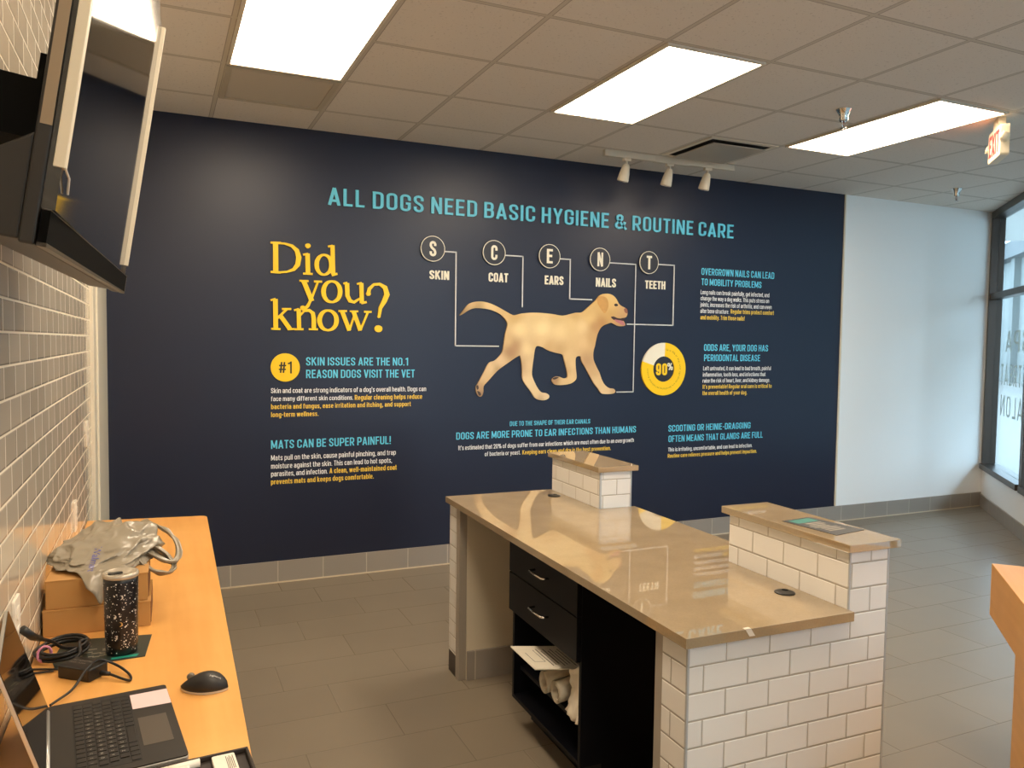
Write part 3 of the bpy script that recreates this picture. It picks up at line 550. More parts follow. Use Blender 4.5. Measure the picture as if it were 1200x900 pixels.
RM = Matrix.Translation((SE.x, SE.y, 0)) @ Matrix.Rotation(R(-90), 4, 'Z')     # unseen glazing added behind the viewer to bring daylight onto the counter
for i in range(2): window(6 + i, RM, 0.02 + 1.31 * i, 0.02 + 1.31 * (i + 1))
b = MB().box(0, 2.66, 0.0, 0.12, 0, 0.40).box(2.64, 2.66, 0.0, 0.12, 0.40, CEIL)
o = b.build('wall_right', white_paint); o.matrix_world = RM; structure(o)
structure(on_store(MB().box(edges[-1], SL, -0.02, 0.10, 0.40, CEIL).build('wall_storefront_end', white_paint)))
structure(on_store(MB().box(0, 0.04, -0.02, 0.10, 0.40, CEIL).build('trim_4', white_paint)))
# lettering on the outside of the first pane, read in reverse from inside
glass_ink = mat('grey_window_vinyl', rgb(205, 214, 214), rough=0.6)
wl = empty('window_lettering', M=SM)
tag(wl, 'grey vinyl words on the storefront glass read backwards from inside', 'lettering')
for t, z, x0, x1 in (('SPA', 1.60, 0.50, 1.25), ('RETREAT', 1.28, 0.36, 1.38), ('SALON', 0.98, 0.40, 1.36)):
    b = MB(); gothic_add(b, t, x1, x0, z, 0.20, lambda u, v, d: (u, 0.052 + d, v), weight=0.11, gap=0.2); b.build('vinyl_word', glass_ink, wl)

# outside: pavement and a pale building across the way
structure(on_store(MB().box(-95, 40, 0.13, 40, -0.12, -0.05).build('pavement', mat('concrete_pavement', rgb(118, 118, 115), 0.8, noise_amt=0.05, noise_scale=3))))
structure(on_store(MB().box(-3.0, 11.5, 0.13, 2.1, 3.08, 3.4).build('sky_blocking_canopy', mat('sky_blocker_grey', rgb(150, 152, 148), 0.8))))  # overhang added to block the bright sky above the upper panes
o = empty('building_across', M=SM); tag(o, 'pale concrete building across the pavement seen through the storefront glass', 'building')
bm_ = mat('pale_render', rgb(112, 119, 118), 0.8, noise_amt=0.04, noise_scale=2)
MB().box(-90, 12, 9.0, 9.4, -0.05, 6.2).build('facade', bm_, o)
for x in range(-85, 10, 8): MB().box(x, x + 0.7, 8.7, 9.0, -0.05, 6.2).build('pilaster', mat('pilaster_render', rgb(98, 105, 104), 0.8), o)
MB().box(-90, 12, 8.4, 9.4, 6.2, 7.0).build('fascia', mat('fascia_grey', rgb(74, 81, 84), 0.7), o)

# ------------------------------------------------------------------ ceiling fittings
T = 0.6096
panel_emit = mat('lit_diffuser', (0.9, 0.9, 0.9, 1), 0.5, emit=(*PANEL_COLOR, 1), estr=PANEL_STRENGTH)
fixture_white = mat('fixture_white_enamel', rgb(215, 205, 188), 0.4)
cells = [(0, -3, 'rectangular ceiling light panel nearest the television'), (3, -3, 'rectangular ceiling light panel in the middle, above the service counter'),
         (6, -3, 'rectangular ceiling light panel at right, in front of the exit sign'), (0, -7, None), (3, -7, None), (0, -11, None)]  # unlabelled cells are unseen panels, added behind the viewer for illumination
for cx, cy, lab in cells:
    r = empty('ceiling_light', (cx * T, cy * T, CEIL))
    tag(r, lab or 'rectangular ceiling light panel added unseen behind the viewer for illumination', 'ceiling light', 'recessed ceiling light panels')
    f = MB(); x1, y1 = T, 2 * T; e = 0.014; k = 0.016
    f.box(e, x1 - e, e, e + k, -0.012, 0).box(e, x1 - e, y1 - e - k, y1 - e, -0.012, 0).box(e, e + k, e + k, y1 - e - k, -0.012, 0).box(x1 - e - k, x1 - e, e + k, y1 - e - k, -0.012, 0)
    f.build('frame', fixture_white, r)
    MB().box(e + k, x1 - e - k, e + k, y1 - e - k, -0.009, -0.001).build('diffuser', panel_emit, r)

r = empty('return_grille', (0, -T, CEIL)); tag(r, 'dull grey return air grille beside the lit panel nearest the television', 'vent')
MB().box(0.015, T - 0.015, 0.015, 0.045, -0.012, 0).box(0.015, T - 0.015, T - 0.045, T - 0.015, -0.012, 0).box(0.015, 0.045, 0.045, T - 0.045, -0.012, 0).box(T - 0.045, T - 0.015, 0.045, T - 0.045, -0.012, 0).build('frame', mat('grille_frame', rgb(180, 170, 152), 0.5), r)
b = MB(); n = 60
for i in range(n): 
    y = 0.045 + (T - 0.09) * (i + 0.5) / n; b.box(0.045, T - 0.045, y - 0.0032, y + 0.0032, -0.006, -0.001)
b.box(0.045, T - 0.045, 0.045, T - 0.045, -0.001, -0.0005)
b.build('louvre_core', mat('grille_grey', rgb(196, 186, 170), 0.6), r)

r = empty('air_diffuser', (5 * T, -T, CEIL)); tag(r, 'square ceiling air diffuser with dark gap behind the track light', 'vent')
b = MB()
b.box(0.015, T - 0.015, 0.015, 0.05, -0.006, 0).box(0.015, T - 0.015, T - 0.05, T - 0.015, -0.006, 0).box(0.015, 0.05, 0.05, T - 0.05, -0.006, 0).box(T - 0.05, T - 0.015, 0.05, T - 0.05, -0.006, 0)
b.build('frame', fixture_white, r)
MB().box(0.05, T - 0.05, 0.05, T - 0.05, -0.003, -0.001).build('dark_throat', mat('vent_black', rgb(18, 16, 15), 0.9), r)
MB().prism([(0.075, 0.075), (T - 0.075, 0.075), (T - 0.075, T - 0.075), (0.075, T - 0.075)], -0.026, -0.018, lambda u, v, d: (u, v, d)).build('face_plate', mat('diffuser_plate_grey', rgb(172, 164, 152), 0.45), r, bevel=0.004)
MB().box(T / 2 - 0.03, T / 2 + 0.03, T / 2 - 0.03, T / 2 + 0.03, -0.018, -0.003).build('hanger', fixture_white, r)

r = empty('track_light', (2.61, 0.040, CEIL), R(-1.6)); tag(r, 'white track light with three spot heads in front of the navy wall', 'track light')
track_m = mat('track_white', rgb(200, 190, 172), 0.45)
MB().box(0, 1.14, -0.018, 0.018, -0.046, 0).build('track', track_m, r, bevel=0.003)
MB().box(0.42, 0.72, -0.02, 0.02, -0.05, 0).build('power_feed', track_m, r, bevel=0.003)
for x in (0.19, 0.56, 0.90):
    h = MB(); h.box(x - 0.03, x + 0.03, -0.014, 0.014, -0.066, -0.046).tube([(x, 0, -0.066), (x, 0, -0.095)], 0.008)
    Mh = Matrix.Translation((x, 0.0, -0.085)) @ Matrix.Rotation(R(8), 4, 'Y') @ Matrix.Rotation(R(12), 4, 'X')
    hd = h.build('spot_head', track_m, r)
    MB().lathe([(0.040, -0.125), (0.042, -0.118), (0.037, -0.07), (0.027, -0.015), (0.018, 0.0)], M=Mh, seg=24).build('shade', mat('spot_white', rgb(214, 204, 184), 0.4), hd, smooth=True)
    MB().lathe([(0.034, -0.1265), (0.034, -0.1255)], M=Mh, seg=24).build('lamp_face', mat('spot_lens', rgb(240, 232, 215), 0.3), hd)

for (x, y, lab) in ((3.364, -1.421, 'chrome sprinkler head hanging by the right ceiling light panel'), (6.038, -0.173, 'chrome sprinkler head near the white wall and window')):
    r = empty('fire_sprinkler', (x, y, CEIL)); tag(r, lab, 'sprinkler', 'ceiling sprinklers')
    MB().lathe([(0.022, -0.07), (0.026, -0.064), (0.026, -0.045), (0.034, -0.022), (0.044, -0.004), (0.046, 0.0)], seg=24).build('escutcheon', chrome, r, smooth=True)
    b = MB().tube([(0.012, 0, -0.07), (0.013, 0, -0.09), (0.002, 0, -0.108)], 0.003).tube([(-0.012, 0, -0.07), (-0.013, 0, -0.09), (-0.002, 0, -0.108)], 0.003)
    b.build('frame_arms', chrome, r)
    MB().lathe([(0.006, -0.112), (0.017, -0.110), (0.017, -0.107), (0.006, -0.106)], seg=16).build('deflector', chrome, r)
    MB().tube([(0, 0, -0.07), (0, 0, -0.106)], 0.002).build('bulb', mat('sprinkler_bulb_red', rgb(120, 50, 40), 0.2), r)

# exit sign, parallel to the storefront
EM = Matrix.Translation((4.362, -1.686, 2.775)) @ Matrix.Rotation(math.atan2(0.73, 0.68), 4, 'Z')   # local X from the near end to the far end, local Y is the seen face
r = empty('exit_sign', M=EM); tag(r, 'white exit sign with glowing red letters and two lamp heads on the ceiling', 'sign')
sign_w = mat('exit_sign_white', rgb(235, 220, 190), 0.4)
MB().prism(rounded_rect(-0.14, 0.14, 0.0, 0.185, 0.015), -0.025, 0.025, lambda u, v, d: (u, d, v)).build('housing', sign_w, r, bevel=0.003, clean=True)
MB().box(-0.06, 0.06, -0.02, 0.02, 0.185, 0.241).build('canopy', sign_w, r)
red = mat('lit_red_letters', rgb(230, 30, 25), 0.4, emit=(1.0, 0.03, 0.03, 1), estr=2.0)
b = MB()
gothic_add(b, 'EXIT', 0.115, -0.115, 0.03, 0.13, lambda u, v, d: (u, 0.0258 + d, v), weight=0.15, depth=0.001)
b.build('letters', red, r)
for sx in (-1, 1):
    hd = MB().tube([(sx * 0.13, 0.0, 0.10), (sx * 0.165, 0.01, 0.10)], 0.010).build('lamp_arm', sign_w, r)
    Mh = Matrix.Translation((sx * 0.172, 0.01, 0.10)) @ Matrix.Rotation(R(-70), 4, 'X')
    MB().lathe([(0.016, -0.024), (0.026, -0.016), (0.029, 0.015), (0.028, 0.018)], M=Mh, seg=20).build('lamp_head', sign_w, hd, smooth=True)
    MB().lathe([(0.024, 0.0181), (0.010, 0.023)], M=Mh, seg=20).build('lens', mat('lamp_lens', rgb(240, 230, 205), 0.15), hd, smooth=True)

# ------------------------------------------------------------------ lettering on the navy wall
teal = mat('teal_lettering', rgb(100, 206, 236), 0.45)
cream = mat('cream_lettering', rgb(240, 234, 214), 0.45)
yellow_text = mat('yellow_lettering', rgb(240, 200, 70), 0.45)
yellow = mat('bright_yellow_acrylic', rgb(255, 208, 0), 0.4)
dark_face = mat('dark_acrylic', rgb(38, 40, 50), 0.4)
body_white = mat('white_lettering', rgb(244, 244, 244), 0.45)

def text_part(lines, name, m, parent, weight=0.14, depth=0.0, d0=0.0006, origin=(0, 0), gap=0.10):
    for t, x0, x1, z, cap in lines:
        b = MB()
        gothic_add(b, t, x0 - origin[0], x1 - origin[0], z - origin[1], cap, lambda u, v, d: (u, -d0 - d, v), weight=weight, depth=depth, gap=gap)
        b.build(name, m, parent)

def panel(label, key):
    h = TEXT[key + '_h']; org = (h[0][1], h[0][3])
    r = empty('wall_lettering', (org[0], WALL_Y, org[1]))
    tag(r, label, 'lettering', 'information paragraphs on the navy wall')
    text_part(h, 'heading_line', teal, r, 0.135, origin=org)
    if key + '_b' in TEXT: text_part(TEXT[key + '_b'], 'body_line', body_white, r, 0.12, origin=org)
    if key + '_y' in TEXT: text_part(TEXT[key + '_y'], 'highlighted_line', yellow_text, r, 0.15, origin=org)
    return r
hl = TEXT['headline']; org = (hl[0][1], hl[0][3])
r = empty('headline_lettering', (org[0], WALL_Y, org[1])); tag(r, 'large teal headline about basic hygiene and routine care along the top of the navy wall', 'lettering')
text_part(hl, 'raised_letters', teal, r, 0.132, depth=0.010, origin=org, gap=0.13)
panel('paragraph about skin issues beside the yellow number one disc', 'skin')
panel('paragraph about mats being painful, lowest at left of the navy wall', 'mats')
panel('paragraph about ear infections centred below the walking dog', 'ear')
panel('paragraph about overgrown nails, uppermost at right of the navy wall', 'nail')
panel('paragraph about periodontal disease right of the yellow ring chart', 'odds')
panel('paragraph about scooting, lowest at right of the navy wall', 'scoot')

# Did you know? - serif letters drawn as strokes of changing width
r = empty('serif_lettering', (0.9, WALL_Y, 1.9)); tag(r, 'big yellow serif words Did you know with question mark on navy wall', 'lettering')
b = MB()
for i, st in enumerate(SERIF_STROKES):
    P = [Vector((p[0] - 0.9, p[1] - 1.9)) for p in st]; n = len(P); Lp = []; Rp = []
    for k in range(n):
        t = (P[min(k + 1, n - 1)] - P[max(k - 1, 0)])
        if k in (0, n - 1) and n > 20 and (P[0] - P[-1]).length < 1e-3: t = P[1] - P[n - 2]
        t = t.normalized(); nn = Vector((-t.y, t.x)) * st[k][2] * 0.44
        Lp.append(P[k] + nn); Rp.append(P[k] - nn)
    d1 = 0.014 + 0.0001 * (i % 7)
    vs = [(p.x, -d1, p.y) for p in Lp] + [(p.x, -d1, p.y) for p in Rp] + [(p.x, -0.001, p.y) for p in Lp] + [(p.x, -0.001, p.y) for p in Rp]
    fs = []
    for k in range(n - 1):
        fs += [(k, k + 1, n + k + 1, n + k), (k, 2 * n + k, 2 * n + k + 1, k + 1), (n + k, n + k + 1, 3 * n + k + 1, 3 * n + k)]
    fs += [(0, n, 3 * n, 2 * n), (n - 1, 3 * n - 1, 4 * n - 1, 2 * n - 1)]
    b.add(vs, fs)
b.build('raised_letters', yellow, r, clean=False)

# the five letter discs, their captions and pointer lines
discs = [(1.468, 'S'), (1.940, 'C'), (2.396, 'E'), (2.838, 'N'), (3.293, 'T')]
names = ['skin', 'coat', 'ears', 'nails', 'teeth']
line_m = mat('pale_line_vinyl', rgb(215, 215, 215), 0.5)
for i, (x, ch) in enumerate(discs):
    r = empty('letter_disc', (x, WALL_Y, 2.283)); tag(r, 'dark round disc with white rim and cream letter %s on navy wall' % ch, 'sign', 'round letter discs on the navy wall')
    MB().prism(arc_pts(0, 0, 0.090, 48), 0.0, 0.018, lambda u, v, d: (u, -d, v)).build('disc', dark_face, r, clean=True)
    n = 48; ring = MB(); o_ = arc_pts(0, 0, 0.0905, n); i_ = arc_pts(0, 0, 0.0855, n)
    ring.add([(u, -0.0185, v) for u, v in o_] + [(u, -0.0185, v) for u, v in i_] + [(u, -0.012, v) for u, v in o_], [(k, (k + 1) % n, n + (k + 1) % n, n + k) for k in range(n)] + [(k, 2 * n + k, 2 * n + (k + 1) % n, (k + 1) % n) for k in range(n)])
    ring.build('rim', cream, r)
    L_ = TEXT['disc'][i]
    w_ = 0.052
    b = MB(); gothic_add(b, ch, -0.025, 0.025, -0.054, 0.108, lambda u, v, d: (u, -0.0185 - d, v), weight=0.16, depth=0.002)
    b.build('letter', cream, r)
    c_ = TEXT['cap'][i]
    q = empty('caption_lettering', (c_[1], WALL_Y, c_[3])); tag(q, 'cream word %s below the round letter %s disc' % (names[i], ch), 'lettering', 'captions below the letter discs')
    text_part([c_], 'word', cream, q, 0.17, depth=0.003, origin=(c_[1], c_[3]), gap=0.08)
    P = POINTERS[i]
    # square the corners up
    Q = [list(p) for p in P]
    for k in range(len(Q) - 1):
        if abs(Q[k + 1][0] - Q[k][0]) > abs(Q[k + 1][1] - Q[k][1]): Q[k + 1][1] = Q[k][1]
        else: Q[k + 1][0] = Q[k][0]
    ln = MB(); hw = 0.0042; dep = 0.006 if i != 3 else 0.0072; back = 0.0003 if i != 3 else 0.0062
    for k in range(len(Q) - 1):
        (xa, za), (xb, zb) = Q[k], Q[k + 1]
        ln.box(min(xa, xb) - hw, max(xa, xb) + hw, WALL_Y - dep, WALL_Y - back, min(za, zb) - hw, max(za, zb) + hw)
    tag(ln.build('pointer_line', line_m), ['thin pale line from S disc to the dog\'s hind leg', 'thin pale line from C disc down to the dog\'s back', 'thin pale line from E disc to the dog\'s ear', 'thin pale line from N disc down to the dog\'s front paw', 'thin pale line from T disc to the dog\'s mouth'][i], 'line', 'pointer lines on the navy wall')

# yellow number one disc
r = empty('number_badge', (0.452, WALL_Y, 1.441)); tag(r, 'yellow round disc with black number one left of the skin heading', 'sign')
MB().prism(arc_pts(0, 0, 0.0935, 56), 0.0, 0.012, lambda u, v, d: (u, -d, v)).build('disc', yellow, r, clean=True)
b = MB(); gothic_add(b, '#1', -0.044, 0.041, -0.040, 0.080, lambda u, v, d: (u, -0.0125 - d, v), weight=0.12)
b.build('number', mat('black_print', rgb(40, 36, 20), 0.5), r)

# ring chart
r = empty('ring_chart', (3.462, WALL_Y, 1.425)); tag(r, 'yellow ring chart reading 90 percent with cream slice at right of the dog', 'sign')
def ring_sector(a0, a1, n):
    o_ = arc_pts(0, 0, 0.2155, n, a0, a1, False); i_ = arc_pts(0, 0, 0.104, n, a0, a1, False)
    mb = MB(); d1 = 0.015
    mb.add([(u, -d1, v) for u, v in o_] + [(u, -d1, v) for u, v in i_] + [(u, 0, v) for u, v in o_] + [(u, 0, v) for u, v in i_],
           [f for k in range(n - 1) for f in ((k, k + 1, n + k + 1, n + k), (k, 2 * n + k, 2 * n + k + 1, k + 1), (n + k, n + k + 1, 3 * n + k + 1, 3 * n + k))])
    return mb
ring_sector(R(88), R(163), 24).build('cream_slice', cream, r)
ring_sector(R(163), R(448), 80).build('yellow_band', yellow, r)
MB().prism(arc_pts(0, 0, 0.104, 48), 0.0, 0.006, lambda u, v, d: (u, -d, v)).build('centre_disc', dark_face, r, clean=True)
b = MB(); gothic_add(b, '90', -0.072, 0.036, -0.051, 0.098, lambda u, v, d: (u, -0.0065 - d, v), weight=0.17, depth=0.002); b.build('number', yellow, r)
b = MB(); gothic_add(b, '%', 0.040, 0.092, -0.008, 0.058, lambda u, v, d: (u, -0.0065 - d, v), weight=0.13, depth=0.002); b.build('percent_mark', cream, r)
b = MB(); txt = 'Up to 90% of dogs over age three are developing periodontal disease'
ang = R(84); rad = 0.163
for ch in txt:
    wd = 0.0075 if ch in ' iltj' else 0.0125
    if ch != ' ':
        vs, fs = glyphs(ch); a_ = min(v.x for v in vs); b_ = max(v.x for v in vs); s_ = 0.0155 / CAP
        cxx = (a_ + b_) / 2
        vv = []
        am = ang - wd / 2 / rad
        for v in vs:
            u = (v.x - cxx) * s_ * 0.8; w_ = rad - 0.008 + v.y * s_
            vv.append((w_ * math.cos(am) + u * math.sin(am), -0.0155, w_ * math.sin(am) - u * math.cos(am)))
        b.add(vv, fs)
    ang -= wd / rad * 1.02
b.build('ring_text', mat('dark_print', rgb(105, 90, 25), 0.5), r)

# ------------------------------------------------------------------ cut-out picture of the dog
def dog_material():
    m = bpy.data.materials.new('printed_dog_picture'); m.use_nodes = True
    g = NG(m); nt = m.node_tree; b = nt.nodes['Principled BSDF']
    at = nt.nodes.new('ShaderNodeVertexColor'); at.layer_name = 'print'
    tc = nt.nodes.new('ShaderNodeTexCoord')
    n1 = g.noise(tc.outputs['Object'], 40.0, 5)
    nt.links.new(g.mix(g.math('MULTIPLY', n1, 0.10), at.outputs['Color'], rgb(170, 125, 70)), b.inputs['Base Color'])
    b.inputs['Roughness'].default_value = 0.5
    return m
def cutout(poly, d0, d1, name, m, parent, org, tones=None, smooth=True):
    P = [(p[0] - org[0], p[1] - org[1]) for p in poly]
    if smooth: P = [(v.x, v.y) for v in smooth_path([Vector((*p, 0)) for p in P], 3, True)]
    from mathutils.geometry import delaunay_2d_cdt, intersect_point_line
    n0 = len(P); pts = [Vector(p) for p in P]
    if tones:
        xs = [p.x for p in pts]; zs = [p.y for p in pts]; st = 0.022; y = min(zs); k_ = 0
        inside = lambda q: sum(((a_.y > q.y) != (b_.y > q.y)) and (q.x < (b_.x - a_.x) * (q.y - a_.y) / (b_.y - a_.y) + a_.x) for a_, b_ in zip(pts[:n0], pts[1:n0] + pts[:1])) % 2 == 1
        base = pts[:n0]; extra = []
        while y < max(zs):
            x = min(xs) + (st / 2 if k_ % 2 else 0)
            while x < max(xs):
                q = Vector((x, y))
                if inside(q) and min((q - p).length for p in base) > 0.009: extra.append(q)
                x += st
            y += st; k_ += 1
        pts = base + extra
    cv, ce, cf, _, _, _ = delaunay_2d_cdt(pts, [], [list(range(n0))], 1, 1e-6)
    bm = bmesh.new()
    vs = [bm.verts.new((p.x, -d1, p.y)) for p in cv]
    for f_ in cf: bm.faces.new([vs[i] for i in f_])
    ed = [e for e in bm.edges if e.is_boundary]
    ex = bmesh.ops.extrude_edge_only(bm, edges=ed)
    for v in [q for q in ex['geom'] if isinstance(q, bmesh.types.BMVert)]: v.co.y = -d0
    bmesh.ops.recalc_face_normals(bm, faces=bm.faces)
    me = bpy.data.meshes.new(name); bm.to_mesh(me); bm.free(); me.materials.append(m)
    if tones:
        ca = me.color_attributes.new('print', 'FLOAT_COLOR', 'POINT')
        for v in me.vertices:
            x, z = v.co.x + org[0], v.co.z + org[1]; W_ = 0; c = [0, 0, 0]
            for t in tones:
                w_ = 1 / (((x - t[0]) ** 2 + (z - t[1]) ** 2) + 1.1e-3) ** 1.7; W_ += w_
                for k in range(3): c[k] += w_ * lin((min(255, t[2] * 1.03), min(255, t[3] * 1.06), min(255, t[4] * 1.14))[k])
            ca.data[v.index].color = (c[0] / W_, c[1] / W_, c[2] / W_, 1)
    o = bpy.data.objects.new(name, me); COL.objects.link(o); o.parent = parent
    return o
dorg = (2.4, 1.5)
r = empty('dog_cutout', (dorg[0], WALL_Y, dorg[1])); tag(r, 'cut-out picture of a walking yellow dog with raised tail on the navy wall', 'picture')
cutout(DOG, 0.001, 0.014, 'printed_body', dog_material(), r, dorg, DOG_TONES)
cutout(DOG_EAR, 0.0141, 0.0146, 'printed_ear', mat('dog_ear_print', rgb(205, 155, 85), 0.5, noise_amt=0.15, noise_scale=40), r, dorg)
cutout(DOG_MOUTH, 0.0141, 0.0146, 'printed_mouth', mat('dog_mouth_print', rgb(58, 36, 38), 0.5), r, dorg)
cutout(DOG_TONGUE, 0.0147, 0.0151, 'printed_tongue', mat('dog_tongue_print', rgb(190, 120, 125), 0.5), r, dorg)
cutout(DOG_NOSE, 0.0141, 0.0146, 'printed_nose', mat('dog_nose_print', rgb(150, 95, 70), 0.5), r, dorg)
cutout(DOG_EYE, 0.0141, 0.0146, 'printed_eye', mat('dog_eye_print', rgb(45, 28, 18), 0.4), r, dorg)
for p in DOG_PADS: cutout(p, 0.0141, 0.0146, 'printed_paw_pad', mat('dog_pad_print', rgb(70, 55, 45), 0.5), r, dorg)

# ------------------------------------------------------------------ the tiled service counter
KZ = R(-1.3); KO = (0.92, -3.274, 0)
k = empty('service_counter', KO, KZ); tag(k, 'white tiled service counter with two raised stone-capped ends in mid room', 'counter')
kk = kiosk_tile
MB().box(0.022, 0.577, 0.022, 0.137, 0, 0.838).build('end_wall', kk, k, uv=(0, 0.023))
MB().box(0.022, 0.577, 1.885, 1.985, 0.105, 0.838).build('end_wall', kk, k, uv=(0, 0.0))
MB().box(0.577, 0.727, 0.022, 1.985, 0, 0.838).build('back_wall', kk, k, uv=(0, 0))
MB().box(0.577, 0.727, 0.022, 0.560, 0.838, 1.036).build('riser_wall', kk, k, uv=(0, 0))
MB().box(0.577, 0.742, 1.482, 1.985, 0.838, 1.036).build('riser_wall', kk, k, uv=(0.08, 0.04))
# painted inner faces and their trim
MB().box(0.022, 0.577, 0.137, 0.172, 0, 0.838).build('inner_panel', grey_paint, k)
inner = mat('beige_painted_panel', rgb(214, 204, 182), 0.5)
MB().box(0.060, 0.577, 1.835, 1.885, 0, 0.838).build('inner_panel', inner, k)
MB().box(0.022, 0.060, 1.838, 1.885, 0, 0.838).build('edge_post', grey_paint, k, bevel=0.002)
MB().box(0.560, 0.577, 0.172, 1.835, 0, 0.838).build('inner_panel', inner, k)
MB().box(0.062, 0.560, 1.822, 1.835, 0, 0.140).build('base_tile', base_m, k, uv=(0, 0))
MB().box(0.022, 0.577, 1.885, 1.985, 0, 0.105).build('dark_base', mat('dark_base_tile', rgb(48, 40, 34), 0.4), k)
MB().box(0.0205, 0.027, 0.0205, 0.027, 0, 0.838).build('edge_trim', trim_metal, k)
MB().box(0.5745, 0.5795, 0.0205, 0.0255, 0.866, 1.036).build('edge_trim', trim_metal, k)
MB().box(0.7235, 0.7295, 0.0205, 0.0275, 0, 1.036).build('edge_trim', trim_metal, k)
MB().box(0.5745, 0.5835, 1.4795, 1.486, 0.866, 1.036).build('edge_trim', trim_metal, k)
MB().box(0.738, 0.7435, 1.4795, 1.486, 0.866, 1.036).build('edge_trim', trim_metal, k)
MB().box(0.555, 0.757, 0.004, 0.580, 1.0362, 1.060).build('ledge_cap', quartz, k, bevel=0.002)
MB().box(0.556, 0.770, 1.463, 1.998, 1.0362, 1.060).build('ledge_cap', quartz, k, bevel=0.002)

w = empty('worktop', KO, KZ); tag(w, 'long polished taupe stone worktop lying on the white tiled service counter', 'worktop')
wp = [(0, 0), (0.577, 0), (0.577, 0.0215), (0.576, 0.0215), (0.576, 0.561), (0.762, 0.561), (0.762, 1.481), (0.576, 1.481), (0.576, 1.993), (0, 1.993)]
MB().prism(wp, 0.8385, 0.866, lambda u, v, d: (u, v, d)).build('slab', quartz, w, bevel=0.0015, clean=True)
for (x, y) in ((0.511, 1.825), (0.512, 0.210)):
    gq = MB().lathe([(0.031, 0.8662), (0.031, 0.8685), (0.027, 0.870)], c=(x, y, 0), seg=28).build('cable_grommet', black_plastic, w, smooth=False)
    MB().lathe([(0.010, 0.8701), (0.010, 0.8706)], c=(x + 0.012, y + 0.012, 0), seg=16).build('cord_hole', mat('hole_black', rgb(5, 5, 5), 0.9), gq)
tag_ = MB(); tag_.prism([(0.188, 0.8662), (0.207, 0.8662), (0.207, 0.8672), (0.188, 0.8672)], 0.0, 0.010, lambda u, v, d: (u, d, v))
tag_.add([(0.188, -0.0006, 0.8668), (0.207, -0.0006, 0.8668), (0.222, -0.0006, 0.8455), (0.203, -0.0006, 0.8455)], [(0, 1, 2, 3)])
tp = tag_.build('tape_strip', mat('pale_masking_tape', rgb(215, 205, 190), 0.6)); tp.location = KO; tp.rotation_euler = (0, 0, KZ)
tag(tp, 'small pale strip of tape over the near edge of the stone worktop', 'tape')

# drawer cabinet under the worktop
c = empty('drawer_cabinet', KO, KZ); tag(c, 'black cabinet with two drawers and open bay under the stone worktop', 'cabinet')
X0, X1, Y0, Y1, Z0, Z1 = 0.10, 0.555, 0.748, 1.366, 0.115, 0.828
b = MB(); t = 0.018
b.box(X0, X1, Y0, Y0 + t, Z0, Z1).box(X0, X1, Y1 - t, Y1, Z0, Z1).box(X1 - t, X1, Y0 + t, Y1 - t, Z0, Z1).box(X0, X1 - t, Y0 + t, Y1 - t, Z0, Z0 + t).box(X0, X1 - t, Y0 + t, Y1 - t, 0.49, 0.49 + t).box(X0, X1 - t, Y0 + t, Y1 - t, Z1 - t, Z1)
b.build('body', black_lam, c, bevel=0.001)
MB().box(0.13, X1 - t, Y0 + t, Y1 - t, 0.235, 0.252).build('shelf', black_lam, c)
MB().box(0.19, 0.53, Y0 + 0.004, Y1 - 0.004, 0.0, 0.115).build('toe_kick', black_lam, c)
for (za, zb, hz) in ((0.664, 0.812, 0.736), (0.500, 0.660, 0.588)):
    d = MB().box(0.080, 0.0995, Y0 + 0.002, Y1 - 0.002, za, zb).build('drawer', black_lam, c, bevel=0.0015)
    hy = 1.045; hw = 0.062
    pts = [(0.080, hy - hw, hz), (0.058, hy - hw, hz), (0.052, hy - hw + 0.006, hz), (0.050, hy, hz), (0.052, hy + hw - 0.006, hz), (0.058, hy + hw, hz), (0.080, hy + hw, hz)]
    MB().tube(pts, 0.0045, 8).build('handle', chrome, d, smooth=True)

# things in the open bay
f = empty('form_sheet', KO, KZ); tag(f, 'printed pale card form sticking out of the cabinet bay, above the paper rolls', 'paper')
dp = lambda u, v, dd: (0.005 + u, 0.92 + v, dd)
Mf = Matrix.Translation((0.0, 0.92, 0.420))@Matrix.Rotation(R(8), 4, 'Y')
ff = MB(); ff.box(0, 0.40, 0, 0.235, 0, 0.004, Mf); ff.build('card', paper, f)
ink = mat('grey_print_ink', rgb(70, 62, 55), 0.6)
ib = MB(); ib.box(0.03, 0.032, 0.07, 0.16, 0.0041, 0.0044, Mf).box(0.075, 0.077, 0.07, 0.19, 0.0041, 0.0044, Mf).box(0.03, 0.077, 0.07, 0.072, 0.0041, 0.0044, Mf)
for i in range(9):
    ib.box(0.09 + i * 0.016, 0.094 + i * 0.016, 0.03 + 0.01 * (i % 3), 0.20 - 0.02 * (i % 2), 0.0041, 0.0044, Mf)
ib.build('printed_lines', ink, f)

